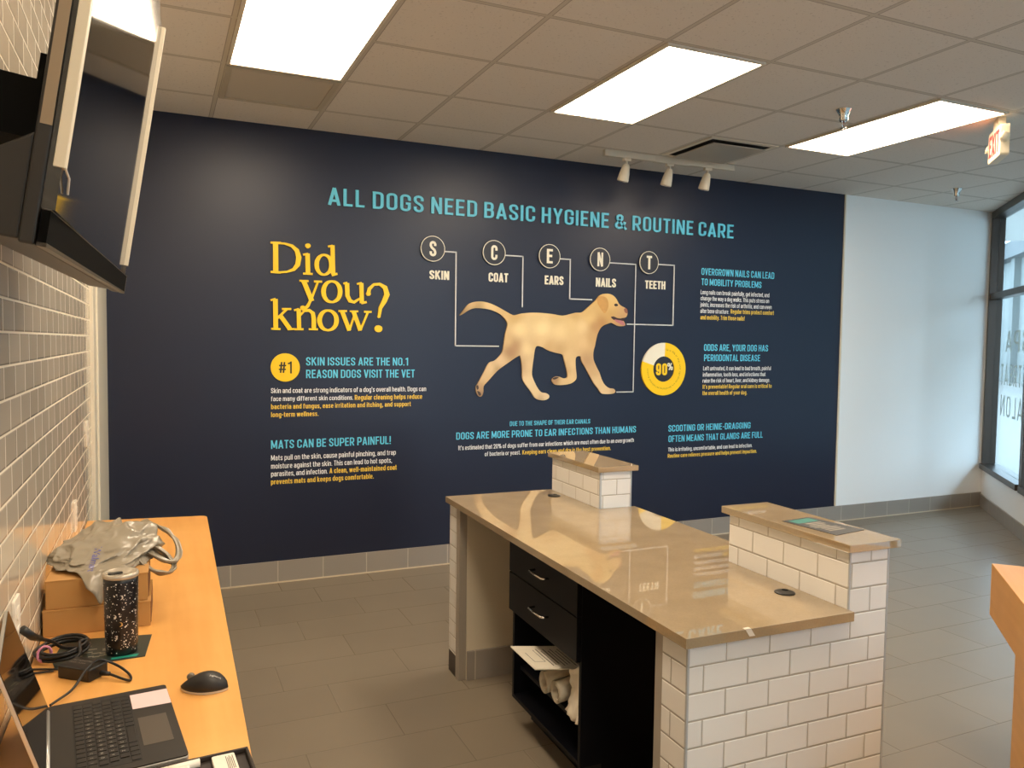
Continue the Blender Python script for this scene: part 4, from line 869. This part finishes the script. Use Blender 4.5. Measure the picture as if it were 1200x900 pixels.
def paper_roll(y, z, x0, x1, r0):
    pr = empty('paper_roll', KO, KZ)
    b = MB(); n = 28; turns = 3.2; N = 150; q = []
    for i in range(N):
        a = 2 * math.pi * turns * i / (N - 1); rr = r0 * (0.56 + 0.44 * i / (N - 1)); q.append((y + rr * math.cos(a), z + rr * math.sin(a)))
    th_ = 0.0016; slant = math.tan(R(15))
    vs = []; fs = []
    for (yy, zz) in q:
        dy, dz = yy - y, zz - z; l = math.hypot(dy, dz)
        ys_ = (x1 - x0) * slant; vs += [(x0, yy, zz), (x1, yy + ys_, zz), (x0, yy - dy / l * th_, zz - dz / l * th_), (x1, yy - dy / l * th_ + ys_, zz - dz / l * th_)]
    for i in range(N - 1):
        a = 4 * i; e = a + 4
        fs += [(a, a + 1, e + 1, e), (a + 2, e + 2, e + 3, a + 3), (a, e, e + 2, a + 2), (a + 1, a + 3, e + 3, e + 1)]
    b.add(vs, fs); b.build('rolled_sheet', paper, pr, clean=True)
    return pr
tag(paper_roll(1.062, 0.298, 0.105, 0.44, 0.0445), 'white paper roll at back left of the two in the cabinet bay', 'paper roll', 'paper rolls in the cabinet bay')
tag(paper_roll(0.968, 0.298, 0.11, 0.44, 0.0445), 'white paper roll beside the crumpled sheet in the cabinet bay', 'paper roll', 'paper rolls in the cabinet bay')
cs_ = empty('crumpled_sheet', KO, KZ); tag(cs_, 'crumpled white paper sheet standing at right of the rolls in the cabinet bay', 'paper')
b = MB(); nu, nv = 16, 16; random.seed(4)
vs = []
for i in range(nu):
    for j in range(nv):
        u, v = i / (nu - 1), j / (nv - 1)
        y = 0.895 - 0.122 * u; x = 0.112 - 0.008 * u + 0.028 * math.sin(v * 2.6) * (1 - 0.4 * u); z = 0.264 + (0.148 + 0.07 * u) * v - 0.008 * math.sin(u * 3)
        nz = noise.noise(Vector((u * 5, v * 5, 3.1)))
        vs.append((x + 0.018 * nz, y, max(0.254, z + 0.006 * noise.noise(Vector((u * 4, v * 4, 9))))))
b.add(vs, [(i * nv + j, (i + 1) * nv + j, (i + 1) * nv + j + 1, i * nv + j + 1) for i in range(nu - 1) for j in range(nv - 1)])
so = b.build('sheet', paper, cs_, smooth=True); sm = so.modifiers.new('thickness', 'SOLIDIFY'); sm.thickness = 0.001

# leaflet on the right ledge
f = empty('leaflet', KO, KZ); tag(f, 'dark printed leaflet with teal title lying on the right stone ledge', 'leaflet')
lp = [(0.586, 0.312), (0.716, 0.328), (0.744, 0.130), (0.608, 0.106)]
MB().prism(lp, 1.0602, 1.0614, lambda u, v, d: (u, v, d)).build('sheet', mat('charcoal_card', rgb(46, 45, 45), 0.4), f, clean=True)
def on_leaf(u, v, d):   # u along the long side, v across
    a = Vector(lp[0]); e1 = (Vector(lp[3]) - a); e2 = (Vector(lp[1]) - a)
    p = a + e1 * u + e2 * v; return (p.x, p.y, 1.0616 + d)
b = MB(); b.prism([(0.05, 0.12), (0.25, 0.12), (0.25, 0.85), (0.05, 0.85)], 0, 0.0002, on_leaf); b.build('title_block', mat('teal_print', rgb(44, 122, 112), 0.45), f, clean=True)
b = MB(); random.seed(2)
for i in range(7):
    u = 0.30 + i * 0.075
    v0 = 0.1 + 0.15 * random.random(); b.prism([(u, v0), (u + 0.045, v0), (u + 0.045, v0 + 0.55), (u, v0 + 0.55)], 0, 0.0002, on_leaf)
b.build('pale_print_rows', mat('pale_print', rgb(140, 132, 120), 0.5), f, clean=True)

# ------------------------------------------------------------------ maple counter at right
d1 = Vector((-0.716, -0.698)); CM = Matrix.Translation((2.603, -2.940, 0)) @ Matrix.Rotation(math.atan2(d1.y, d1.x), 4, 'Z')   # local X towards the viewer, local Y away to the right
c = empty('maple_counter', M=CM); tag(c, 'maple laminate counter with deep overhanging top at right edge of the view', 'counter')
MB().box(0, 1.5, 0, 0.62, 0.60, 0.80).build('top_box', maple_box, c, bevel=0.002)
MB().box(0.03, 1.47, 0.085, 0.58, 0.0, 0.60).build('base', maple_box, c, bevel=0.002)

# ------------------------------------------------------------------ maple desk along the tiled wall
dk = empty('desk', (-0.612, -2.8, 0)); tag(dk, 'long maple laminate desk along the tiled wall at left', 'desk')
pts = [(0.0, 1.86), (0.47, 1.795), (0.485, 1.788), (0.494, 1.776), (0.497, 1.760), (0.439, -1.80), (0.0, -1.80)]
MB().prism(pts, 0.768, 0.80, lambda u, v, d: (u, v, d)).build('desktop', maple, dk, bevel=0.002, clean=True)
for y in (1.55, 0.0, -1.55): MB().box(0.03, 0.39, y - 0.015, y + 0.015, 0, 0.768).build('panel_leg', maple, dk)
MB().box(0.02, 0.035, -1.535, 1.535, 0.45, 0.768).build('modesty_panel', maple, dk)

DZ = 0.80
# cardboard boxes
def box_lid(name, z0, w, dpt, h, loc, rz, label):
    r = empty(name, (loc[0], loc[1], z0), rz); tag(r, label, 'box', 'cardboard boxes on the desk')
    MB().box(0, w, 0, dpt, 0, h - 0.002).build('body', card, r, bevel=0.002)
    b = MB().box(-0.001, w + 0.001, -0.001, dpt + 0.001, h - 0.004, h)
    b.build('lid', card, r, bevel=0.001)
    MB().box(w, w + 0.0012, 0.01, dpt - 0.01, 0.006, h - 0.006).box(w + 0.0012, w + 0.002, 0.012, 0.016, 0.008, h - 0.006).build('tuck_flap', mat('dark_card_edge', rgb(120, 78, 45), 0.8), r)
    return r
box_lid('cardboard_box', DZ, 0.268, 0.215, 0.073, (-0.609, -2.455), R(-1), 'brown cardboard box on the desk, lower of the two stacked')
box_lid('cardboard_box', DZ + 0.0735, 0.255, 0.205, 0.080, (-0.602, -2.447), R(-1), 'brown cardboard box right under the grey plastic bag')

# crumpled grey shopping bag
bag_m = mat('grey_plastic_film', rgb(150, 140, 122), rough=0.28, spec=0.6)
r = empty('shopping_bag', (-0.455, -2.27, DZ + 0.1555)); tag(r, 'crumpled grey plastic shopping bag on top of the cardboard boxes', 'bag')
bm = bmesh.new(); bmesh.ops.create_icosphere(bm, subdivisions=6, radius=1.0)
for v in bm.verts:
    p = v.co.normalized()
    rr = 1.0 + 0.22 * noise.noise(p * 1.7 + Vector((3, 1, 7)))
    cre = 0.0
    for s_, a_ in ((2.0, 0.18), (4.2, 0.06), (8.0, 0.018)):
        cre += a_ * (1 - 2 * abs(noise.noise(p * s_ + Vector((5, s_, 2)))))
    rr += cre - 0.1
    q = Vector((p.x * 0.135 * rr, p.y * 0.140 * rr, p.z * 0.074 * rr + 0.038))
    # higher at the far side, tapering towards the near left
    q.z *= 0.72 + 0.42 * max(-1, min(1, q.y / 0.13)) + 0.12 * max(-1, min(1, q.x / 0.12))
    q.x += 0.02 * (q.y / 0.13)
    if q.z < 0.001: q.z = 0.001
    # loose film hanging over the front of the upper box
    tf = max(0.0, min(1.0, (-p.y - 0.45) / 0.4)) * max(0.0, min(1.0, (p.x + 0.35) / 0.3)) * max(0.0, min(1.0, (0.75 - p.x) / 0.2)) * max(0.0, min(1.0, (0.45 - p.z) / 0.5))
    if tf > 0:
        q.y -= 0.055 * tf; q.z -= 0.075 * max(0.0, min(1.0, (-q.y - 0.176) / 0.03)) * tf * (0.75 + 0.5 * noise.noise(Vector((p.x * 6, 1, 4))))
    v.co = q
me = bpy.data.meshes.new('film'); bm.to_mesh(me); bm.free(); me.materials.append(bag_m)
for p in me.polygons: p.use_smooth = True
bo = bpy.data.objects.new('film', me); COL.objects.link(bo); bo.parent = r
def handle(pts, w0, seed):
    P = smooth_path(pts, 8); n = len(P); m_ = 7; vs = []; fs = []
    for i, p in enumerate(P):
        t = (P[min(i + 1, n - 1)] - P[max(i - 1, 0)]).normalized(); s_ = t.cross(Vector((0.2, 0.1, 1))).normalized(); u_ = s_.cross(t)
        e = abs(2 * i / (n - 1) - 1); ww = w0 * (0.45 + 0.75 * e * e)
        for j in range(m_):
            a = (j / (m_ - 1) - 0.5) * 2
            vs.append(p + s_ * ww * a + u_ * (0.006 * math.sin(a * 5 + seed + i * 0.15) + 0.004 * noise.noise(Vector((i * 0.3, a * 3, seed)))))
    for i in range(n - 1):
        for j in range(m_ - 1): fs.append((i * m_ + j, i * m_ + j + 1, (i + 1) * m_ + j + 1, (i + 1) * m_ + j))
    o = MB().add(vs, fs).build('handle', bag_m, r, smooth=True)
    s = o.modifiers.new('thickness', 'SOLIDIFY'); s.thickness = 0.0012
handle([(0.06, 0.10, 0.075), (0.115, 0.10, 0.075), (0.165, 0.06, 0.055), (0.192, 0.0, 0.025), (0.19, -0.05, 0.0), (0.165, -0.075, -0.005), (0.10, -0.02, 0.03)], 0.021, 1.0)
handle([(0.09, -0.01, 0.045), (0.14, -0.035, 0.025), (0.178, -0.075, -0.012), (0.165, -0.105, -0.03), (0.12, -0.10, -0.02), (0.085, -0.07, 0.015)], 0.018, 2.0)
bv = BVHTree.FromPolygons([v.co for v in me.vertices], [tuple(p.vertices) for p in me.polygons])
b = MB(); vs, fs = glyphs('Walmart'); a_ = min(v.x for v in vs); b_ = max(v.x for v in vs)
vd = Vector((0.12, -0.80, 0.58)).normalized()          # outward from the near face of the bag
ux = Vector((-0.2, -0.55, -0.8)); ux = (ux - vd * ux.dot(vd)).normalized(); uy = vd.cross(ux)
c0 = Vector((-0.03, -0.115, 0.03)); out = []
for v in vs:
    s_ = 0.10 / (b_ - a_); p = c0 + ux * ((v.x - (a_ + b_) / 2) * s_) + uy * ((v.y - 0.35) * s_)
    h = bv.ray_cast(p + vd * 0.3, -vd)
    out.append((h[0] + vd * 0.0012) if h[0] else p)
b.add(out, fs).build('printed_name', mat('blue_bag_print', rgb(88, 92, 170), 0.4), r)

# leaflet under the tumbler
f = empty('leaflet', (0, 0, DZ)); tag(f, 'dark green printed leaflet lying flat under the tumbler on the desk', 'leaflet')
lp2 = [(-0.568, -2.640), (-0.552, -2.706), (-0.352, -2.696), (-0.337, -2.538), (-0.552, -2.500)]
MB().prism(lp2, 0.0003, 0.0015, lambda u, v, d: (u, v, d)).build('sheet', mat('dark_green_card', rgb(44, 54, 48), 0.45), f, clean=True)
b = MB(); random.seed(8)
for i in range(16):
    x = -0.535 + 0.085 * random.random(); y = -2.665 + 0.1 * random.random(); b.box(x, x + 0.012 + 0.014 * random.random(), y, y + 0.005, 0.00155, 0.0017)
b.build('pale_print', mat('dim_pale_print', rgb(150, 148, 132), 0.5), f)
MB().prism([(-0.432, -2.69), (-0.372, -2.688), (-0.366, -2.672), (-0.43, -2.676)], 0.00155, 0.0017, lambda u, v, d: (u, v, d)).build('teal_print', mat('teal_print_desk', rgb(40, 150, 130), 0.4), f, clean=True)

# tumbler
r = empty('tumbler', (-0.408, -2.640, DZ + 0.0018)); tag(r, 'black tumbler with white stars and moons and clear lid on the desk', 'tumbler')
tb = mat('black_tumbler_coat', rgb(20, 18, 20), 0.3)
prof = [(0.034, 0.0), (0.038, 0.004), (0.0392, 0.03), (0.0405, 0.12), (0.0415, 0.19), (0.0415, 0.199)]
MB().lathe(prof, seg=48).build('body', tb, r, smooth=True)
rad_at = lambda z: 0.0390 + 0.0025 * z / 0.19
MB().lathe([(0.0405, 0.199), (0.0432, 0.201), (0.0432, 0.209), (0.041, 0.212), (0.036, 0.212), (0.034, 0.206)], seg=48).build('lid', mat('smoky_clear_plastic', rgb(200, 190, 172), 0.12, metal=0.35), r, smooth=True)
MB().prism([(u, v) for u, v in rounded_rect(-0.026, 0.008, 0.002, 0.022, 0.006)], 0.2062, 0.2085, lambda u, v, d: (u - 0.004, v - 0.006, d)).build('drink_slot', black_plastic, r, clean=True)
b = MB(); random.seed(11)
def wrap(a, z, du, dz_, off=0.0005):
    rr = rad_at(z + dz_) + off; aa = a + du / rr
    return (rr * math.cos(aa), rr * math.sin(aa), z + dz_)
for i in range(520):
    a = random.uniform(0, 2 * math.pi); z = random.uniform(0.008, 0.192); s_ = random.choice([0.0007, 0.0010, 0.0010, 0.0014, 0.0021])
    b.add([wrap(a, z, s_ * math.cos(t * math.pi / 3), s_ * math.sin(t * math.pi / 3)) for t in range(6)], [(0, 1, 2, 3, 4, 5)])
b.build('star_print', mat('star_white_print', rgb(225, 222, 215), 0.4), r)
for nm, colr, spots in (('moon_print', rgb(215, 208, 195), [(-1.55, 0.155), (-1.95, 0.105), (-1.9, 0.05), (0.5, 0.1), (2.2, 0.12), (-0.9, 0.06)]), ('gold_moon_print', rgb(205, 165, 90), [(-1.6, 0.085), (1.3, 0.07)])):
    b = MB()
    for a, z in spots:
        o_ = [(0.0058 * math.cos(t), 0.0058 * math.sin(t)) for t in [R(-110 + 220 * i / 12) for i in range(13)]]
        i_ = [(0.0048 * math.cos(t) - 0.0022, 0.0052 * math.sin(t)) for t in [R(-100 + 200 * i / 12) for i in range(13)]]
        b.add([wrap(a, z, *p, off=0.0007) for p in o_] + [wrap(a, z, *p, off=0.0007) for p in i_], [(i, i + 1, 14 + i, 13 + i) for i in range(12)])
    b.build(nm, mat(nm + '_ink', colr, 0.4), r)

# laptop
LM = Matrix.Translation((-0.502, -3.321, DZ)) @ Matrix.Rotation(R(6.3), 4, 'Z')
lap = empty('laptop', M=LM); tag(lap, 'open black and silver laptop on the maple desk by the tiled wall', 'laptop')
deck_black = mat('laptop_deck_black', rgb(38, 33, 28), 0.45)
MB().prism(rounded_rect(0, 0.238, 0, 0.358, 0.008), 0.003, 0.0165, lambda u, v, d: (u, v, d)).build('base', silver_plastic, lap, bevel=0.002, clean=True)
MB().prism(rounded_rect(0.001, 0.237, 0.001, 0.357, 0.008), 0.0166, 0.0190, lambda u, v, d: (u, v, d)).build('deck', deck_black, lap, clean=True)
MB().tube([(-0.001, 0.03, 0.017), (-0.001, 0.33, 0.017)], 0.007, 12).build('hinge', silver_plastic, lap, smooth=True)
MB().box(0.165, 0.220, 0.077, 0.207, 0.0191, 0.0195).build('touchpad', mat('touchpad_grey', rgb(88, 80, 70), 0.35), lap, bevel=0.0002)
MB().prism([(0.160, 0.256), (0.2365, 0.252), (0.2365, 0.331), (0.160, 0.332)], 0.0191, 0.0194, lambda u, v, d: (u, v, d)).build('pink_sticker', mat('pale_pink_label', rgb(230, 200, 200), 0.6), lap, clean=True)
kb = MB().box(0.046, 0.158, 0.022, 0.336, 0.0190, 0.0193).build('keyboard', mat('keyboard_well', rgb(26, 23, 20), 0.5), lap)
key_m = mat('key_black', rgb(34, 30, 27), 0.4)
kme = None; leg = MB()
rows = ['`1234567890-=', 'QWERTYUIOP[]', "ASDFGHJKL;'", 'ZXCVBNM,./']
for rI in range(6):
    off = [0, 0, 0.009, 0.013, 0.02, 0][rI]
    for cI in range(16):
        y = 0.026 + off + cI * 0.0188; x = 0.049 + rI * 0.0183
        if y + 0.0165 > 0.334: continue
        if rI == 5 and 4 <= cI <= 7: continue
        if kme is None:
            o = MB().box(0, 0.0155, 0, 0.0165, 0, 0.0018).build('key', key_m, kb, bevel=0.0006); kme = o
        else:
            o = kme.copy(); COL.objects.link(o); o.parent = kb
        o.location = (x, y, 0.0194)
        ch = None
        if 1 <= rI <= 4 and cI - (1 if rI > 1 else 0) in range(len(rows[rI - 1])): ch = rows[rI - 1][cI - (1 if rI > 1 else 0)]
        if ch:
            vs, fs = glyphs(ch); a_ = min(v.x for v in vs); s_ = 0.005 / CAP
            leg.add([(x + 0.009 - v.y * s_, y + 0.005 + (v.x - a_) * s_, 0.02135) for v in vs], fs)
o = MB().box(0, 0.0155, 0, 0.072, 0, 0.0018).build('space_key', key_m, kb, bevel=0.0006); o.location = (0.049 + 5 * 0.0183, 0.026 + 4 * 0.0188, 0.0194)
leg.build('key_legends', mat('key_legend_white', rgb(190, 185, 175), 0.5), kb)
LT = Matrix.Translation((0.001, 0, 0.019)) @ Matrix.Rotation(R(-17), 4, 'Y')
lid = MB().box(-0.007, 0.0, 0.002, 0.356, 0.0, 0.236, LT).build('lid', silver_plastic, lap, bevel=0.0015)
MB().box(0.0, 0.0012, 0.003, 0.355, 0.0, 0.235, LT).build('screen', mat('dark_glossy_screen', rgb(14, 12, 12), 0.05, ior=1.7), lid)

# mouse
MM = Matrix.Translation((-0.222, -2.957, DZ)) @ Matrix.Rotation(R(-27), 4, 'Z')
ms = empty('computer_mouse', M=MM); tag(ms, 'black wireless mouse on the maple desk right of the laptop', 'mouse')
def loft_dome(secs, z0, n=20):
    vs = []; fs = []
    for x, wL, wR, h in secs:
        for j in range(n + 1):
            a = math.pi * j / n; c_, s_ = math.cos(a), math.sin(a)
            yy = (wL if c_ > 0 else wR) * (abs(c_) ** 0.8) * (1 if c_ > 0 else -1)
            vs.append((x, yy, z0 + h * (abs(s_) ** 0.75)))
    m_ = n + 1
    for i in range(len(secs) - 1):
        for j in range(n): fs.append((i * m_ + j, i * m_ + j + 1, (i + 1) * m_ + j + 1, (i + 1) * m_ + j))
        fs.append((i * m_, (i + 1) * m_, (i + 1) * m_ + n, i * m_ + n))
    fs += [tuple(range(n, -1, -1)), tuple((len(secs) - 1) * m_ + j for j in range(m_))]
    return MB().add(vs, fs)
secs = []
for i in range(17):
    t = i / 16; x = -0.056 + 0.112 * t
    e = max(0.02, 1 - abs(2 * t - 1) ** 2.0) ** 0.62
    secs.append((x, (0.034 - 0.004 * math.sin(t * 5)) * e, 0.033 * e, (0.016 + 0.020 * math.sin(min(1, t * 1.15) * math.pi * 0.62)) * e ** 0.9))
loft_dome(secs, 0.006).build('shell', soft_black, ms, smooth=True, clean=True)
MB().prism([(x, w_) for x, w_, _, _ in secs] + [(x, -w_ * 1.02) for x, _, w_, _ in reversed(secs)], 0.0012, 0.0062, lambda u, v, d: (u, v, d)).build('base_rim', silver_plastic, ms, clean=True)
MB().lathe([(0.006, -0.004), (0.009, -0.003), (0.009, 0.003), (0.006, 0.004)], M=Matrix.Translation((-0.034, 0.004, 0.027)) @ Matrix.Rotation(R(90), 4, 'X'), seg=20).build('scroll_wheel', mat('wheel_grey', rgb(120, 112, 100), 0.4), ms, smooth=True)
bv = BVHTree.FromPolygons([Vector(v) for v in loft_dome(secs, 0.006).v], loft_dome(secs, 0.006).f)
b = MB(); vs, fs = glyphs('logitech'); a_ = min(v.x for v in vs); b_ = max(v.x for v in vs); out = []
for v in vs:
    s_ = 0.023 / (b_ - a_); u = 0.030 + (v.x - (a_ + b_) / 2) * s_; w_ = -0.014 + v.y * s_ + (v.x - a_) * s_ * 0.35
    h = bv.ray_cast(Vector((u, w_, 0.1)), Vector((0, 0, -1))); out.append((u, w_, (h[0].z if h[0] else 0.03) + 0.0004))
b.add(out, fs).build('printed_name', mat('pale_grey_print', rgb(200, 196, 188), 0.4), ms)

# charger brick and its coiled lead
CMx = Matrix.Translation((-0.488, -2.765, DZ)) @ Matrix.Rotation(R(-40), 4, 'Z')
ch = empty('laptop_charger', M=CMx); tag(ch, 'black laptop charger brick with bundled lead tied with pink band', 'charger')
INV = CMx.inverted()
def loc3(pts): return [INV @ Vector(p) for p in pts]
MB().prism(rounded_rect(-0.048, 0.048, -0.03, 0.03, 0.006), 0.0, 0.031, lambda u, v, d: (u, v, d)).build('brick', black_plastic, ch, bevel=0.003, clean=True)
b = MB(); text_add(b, 'AC ADAPTER', -0.038, 0.02, 0.008, 0.006, lambda u, v, d: (u, v, 0.0313)); text_add(b, '19.5V  3.34A', -0.038, 0.01, -0.004, 0.005, lambda u, v, d: (u, v, 0.0313))
b.build('printed_rating', mat('rating_print', rgb(150, 146, 138), 0.5), ch)
coil = []; random.seed(3)
for i in range(4 * 24 + 1):
    a = 2 * math.pi * i / 24; tn = i / 24
    coil.append((-0.545 + (0.056 + 0.004 * math.sin(tn * 3)) * math.cos(a) + 0.004 * math.sin(tn * 2), -2.612 + (0.060 + 0.005 * math.cos(tn * 2)) * math.sin(a), DZ + 0.010 + 0.0055 * tn + 0.005 * math.sin(a + 1)))
MB().tube(loc3(coil), 0.0042, 8).build('coiled_lead', black_cable, ch, smooth=True)
MB().tube(loc3(smooth_path([coil[-1], (-0.505, -2.64, DZ + 0.04), (-0.50, -2.69, DZ + 0.03), (-0.515, -2.735, DZ + 0.022)], 8)), 0.0042, 8).build('coiled_lead', black_cable, ch, smooth=True)
MB().tube(loc3(smooth_path([coil[0], (-0.535, -2.68, DZ + 0.045), (-0.555, -2.74, DZ + 0.085), (-0.572, -2.80, DZ + 0.115)], 8)), 0.0042, 8).build('mains_lead', black_cable, ch, smooth=True)
MB().tube(loc3([(-0.570, -2.795, DZ + 0.113), (-0.583, -2.835, DZ + 0.135), (-0.600, -2.852, DZ + 0.160)]), [0.006, 0.009, 0.0095], 10).build('plug', black_plastic, ch, smooth=True)
tie = [(-0.582 + 0.014 * math.cos(a), -2.652 + 0.006 * math.cos(a) , DZ + 0.0255 + 0.019 * math.sin(a)) for a in [2 * math.pi * i / 20 for i in range(21)]]
MB().tube(loc3(tie), 0.003, 6, flat=1.5).build('pink_band', mat('pink_band', rgb(214, 140, 170), 0.5), ch, smooth=True)
lead = smooth_path([(-0.447, -2.800, DZ + 0.014), (-0.425, -2.815, DZ + 0.012), (-0.398, -2.838, DZ + 0.006), (-0.382, -2.850, DZ + 0.005), (-0.385, -2.812, DZ + 0.005), (-0.415, -2.778, DZ + 0.02), (-0.452, -2.775, DZ + 0.037), (-0.475, -2.820, DZ + 0.036), (-0.500, -2.880, DZ + 0.016), (-0.530, -2.928, DZ + 0.012), (-0.538, -2.940, DZ + 0.011)], 8)
MB().tube(loc3(lead), 0.0030, 8).build('output_lead', black_cable, ch, smooth=True)
MB().tube(loc3(smooth_path([(-0.545, -2.718, DZ + 0.006), (-0.575, -2.700, DZ + 0.004), (-0.608, -2.690, DZ + 0.004), (-0.600, -2.715, DZ + 0.004), (-0.555, -2.722, DZ + 0.005)], 8)), 0.0028, 8).build('output_lead', black_cable, ch, smooth=True)
MB().tube(loc3([(-0.447, -2.800, DZ + 0.014), (-0.428, -2.813, DZ + 0.0135)]), [0.0065, 0.005], 10).build('strain_relief', black_plastic, ch, smooth=True)

# small case at the near edge of the desk
tc_ = empty('tool_case', (-0.235, -3.372, DZ), R(4)); tag(tc_, 'shallow dark case holding white pieces at the near edge of the desk', 'case')
cf = mat('dark_brown_case', rgb(46, 38, 34), 0.6)
b = MB(); b.box(-0.105, 0.082, -0.11, 0.072, 0.0, 0.004).box(-0.105, 0.082, 0.066, 0.072, 0.004, 0.014).box(-0.105, 0.082, -0.11, -0.104, 0.004, 0.014).box(-0.105, -0.099, -0.104, 0.066, 0.004, 0.014).box(0.076, 0.082, -0.104, 0.066, 0.004, 0.014)
b.build('tray', cf, tc_, bevel=0.002)
MB().tube([(-0.085, 0.046, 0.013), (-0.01, 0.05, 0.013)], 0.008, 14).tube([(-0.088, 0.03, 0.013), (-0.03, 0.032, 0.013)], 0.008, 14).build('white_tubes', white_plastic, tc_, smooth=True)
MB().prism(rounded_rect(0.012, 0.054, -0.03, 0.06, 0.004), 0.0042, 0.014, lambda u, v, d: (u, v, d)).build('white_tag', white_plastic, tc_, bevel=0.001, clean=True)
b = MB()
for i in range(5): b.box(0.036 + 0.003 * i, 0.0372 + 0.003 * i, 0.0 , 0.05 - 0.006 * (i % 2), 0.0142, 0.0144)
b.build('tag_print', ink, tc_)

# wall plates on the tiled wall
def wall_plate(y, z, lab, grp='white wall plates on the tiled wall'):
    r = empty('wall_outlet', (-0.615, y, z)); tag(r, lab, 'outlet', grp)
    MB().prism(rounded_rect(-0.036, 0.036, -0.058, 0.058, 0.006), 0.0, 0.007, lambda u, v, d: (d, u, v)).build('cover_plate', white_plastic, r, bevel=0.0015, clean=True)
    for s_ in (-0.022, 0.022): MB().prism(rounded_rect(-0.017, 0.017, s_ - 0.015, s_ + 0.015, 0.008), 0.0072, 0.0095, lambda u, v, d: (d, u, v)).build('socket_face', white_plastic, r, clean=True)
    return r
wall_plate(-0.886, 1.188, 'white wall plate on the tiles highest, near the navy wall')
wall_plate(-1.478, 0.935, 'white wall plate on the tiles just above the desk behind the grey bag')
wall_plate(-2.851, 0.977, 'white wall outlet on the tiles beside the laptop screen')

# ------------------------------------------------------------------ television on the tiled wall
FB = Vector((-0.402, -2.651, 1.737)); NB = Vector((-0.446, -3.792, 1.732))
ya = (FB - NB).normalized(); hz = Vector((0.105, -0.007, 0.678)); za = (hz - ya * hz.dot(ya)).normalized(); xa = ya.cross(za)
TM = Matrix((xa, ya, za)).transposed().to_4x4(); TM.translation = NB
tv = empty('television', M=TM); tag(tv, 'large black television tilted down from the tiled wall at upper left', 'television')
W_, H_ = 1.142, 0.686
tvb = mat('television_black', rgb(34, 30, 26), 0.4)
MB().box(-0.020, -0.002, 0, W_, 0, H_).build('chassis', tvb, tv, bevel=0.003)
MB().prism([(-0.020, 0.004), (-0.020, 0.135), (-0.040, 0.12), (-0.085, 0.085), (-0.085, 0.012), (-0.07, 0.004)], 0.004, W_ - 0.004, lambda u, v, d: (u, d, v)).build('rear_housing', tvb, tv, bevel=0.003, clean=True)
MB().prism([(-0.002, 0.004), (0.0135, 0.004), (0.0005, W_ - 0.004), (-0.002, W_ - 0.004)], 0.046, H_ - 0.004, lambda u, v, d: (u, v, d)).build('screen', mat('glossy_black_screen', rgb(8, 8, 9), 0.06, ior=1.9), tv, clean=True)
bez = mat('pale_edge_strip', rgb(226, 214, 190), 0.45)
MB().box(0.004, 0.017, 0.0, 0.018, 0.098, H_).build('edge_strip', bez, tv, bevel=0.001)
MB().box(0.0, 0.010, W_ - 0.014, W_ - 0.001, 0.07, H_ - 0.004).build('edge_strip', bez, tv, bevel=0.001)
gm = mat('grey_bezel_edge', rgb(95, 88, 80), 0.35, metal=0.5)
bzl = MB().box(0.0, 0.010, 0.0, W_, 0.0, 0.044).build('bottom_bezel', mat('bezel_black', rgb(9, 9, 9), 0.7, spec=0.05), tv)
MB().box(0.0, 0.0105, 0.002, W_, 0.044, 0.0455).box(0.0, 0.011, W_ - 0.003, W_ + 0.0005, 0.0, 0.044).box(0.0, 0.011, 0.0, W_, -0.0005, 0.0045).build('bezel_edge', gm, bzl)
b = MB().box(0.0, 0.006, W_ - 0.013, W_ - 0.009, 0.052, 0.07).box(0.0, 0.006, W_ - 0.006, W_ - 0.002, 0.05, 0.07)
b.build('connector_pins', gm, tv)
MB().box(-0.016, -0.003, -0.001, 0.0, 0.145, 0.33).build('side_tape', mat('brown_tape', rgb(150, 130, 105), 0.4), tv)
MB().box(-0.062, -0.054, 0.0028, 0.004, 0.04, 0.09).build('side_label', paper, tv)
MB().prism([(0.112, 0.020), (0.135, 0.026), (0.14, 0.042), (0.12, 0.042)], 0.012, 0.013, lambda u, v, d: (d, v, u)).build('hanging_tab', mat('frosted_tab', rgb(150, 142, 128), 0.5), tv, clean=True)
MB().tube([(0.013, 0.012, 0.105), (0.018, 0.035, 0.092), (0.016, 0.055, 0.075)], 0.0016, 6).build('loose_wire', white_plastic, tv)
MB().prism([(-0.05, 0.15), (-0.05, 0.23), (-0.14, 0.23), (-0.14, 0.15)], 0.14, 0.85, lambda u, v, d: (u, d, v)).build('mount_plate', mat('mount_black', rgb(8, 8, 8), 0.6, spec=0.1), tv, clean=True)
for y in (0.12, 0.78): MB().box(-0.05, -0.020, y, y + 0.04, 0.14, 0.26).build('mount_rail', mat('mount_black', rgb(8, 8, 8), 0.6, spec=0.1), tv)
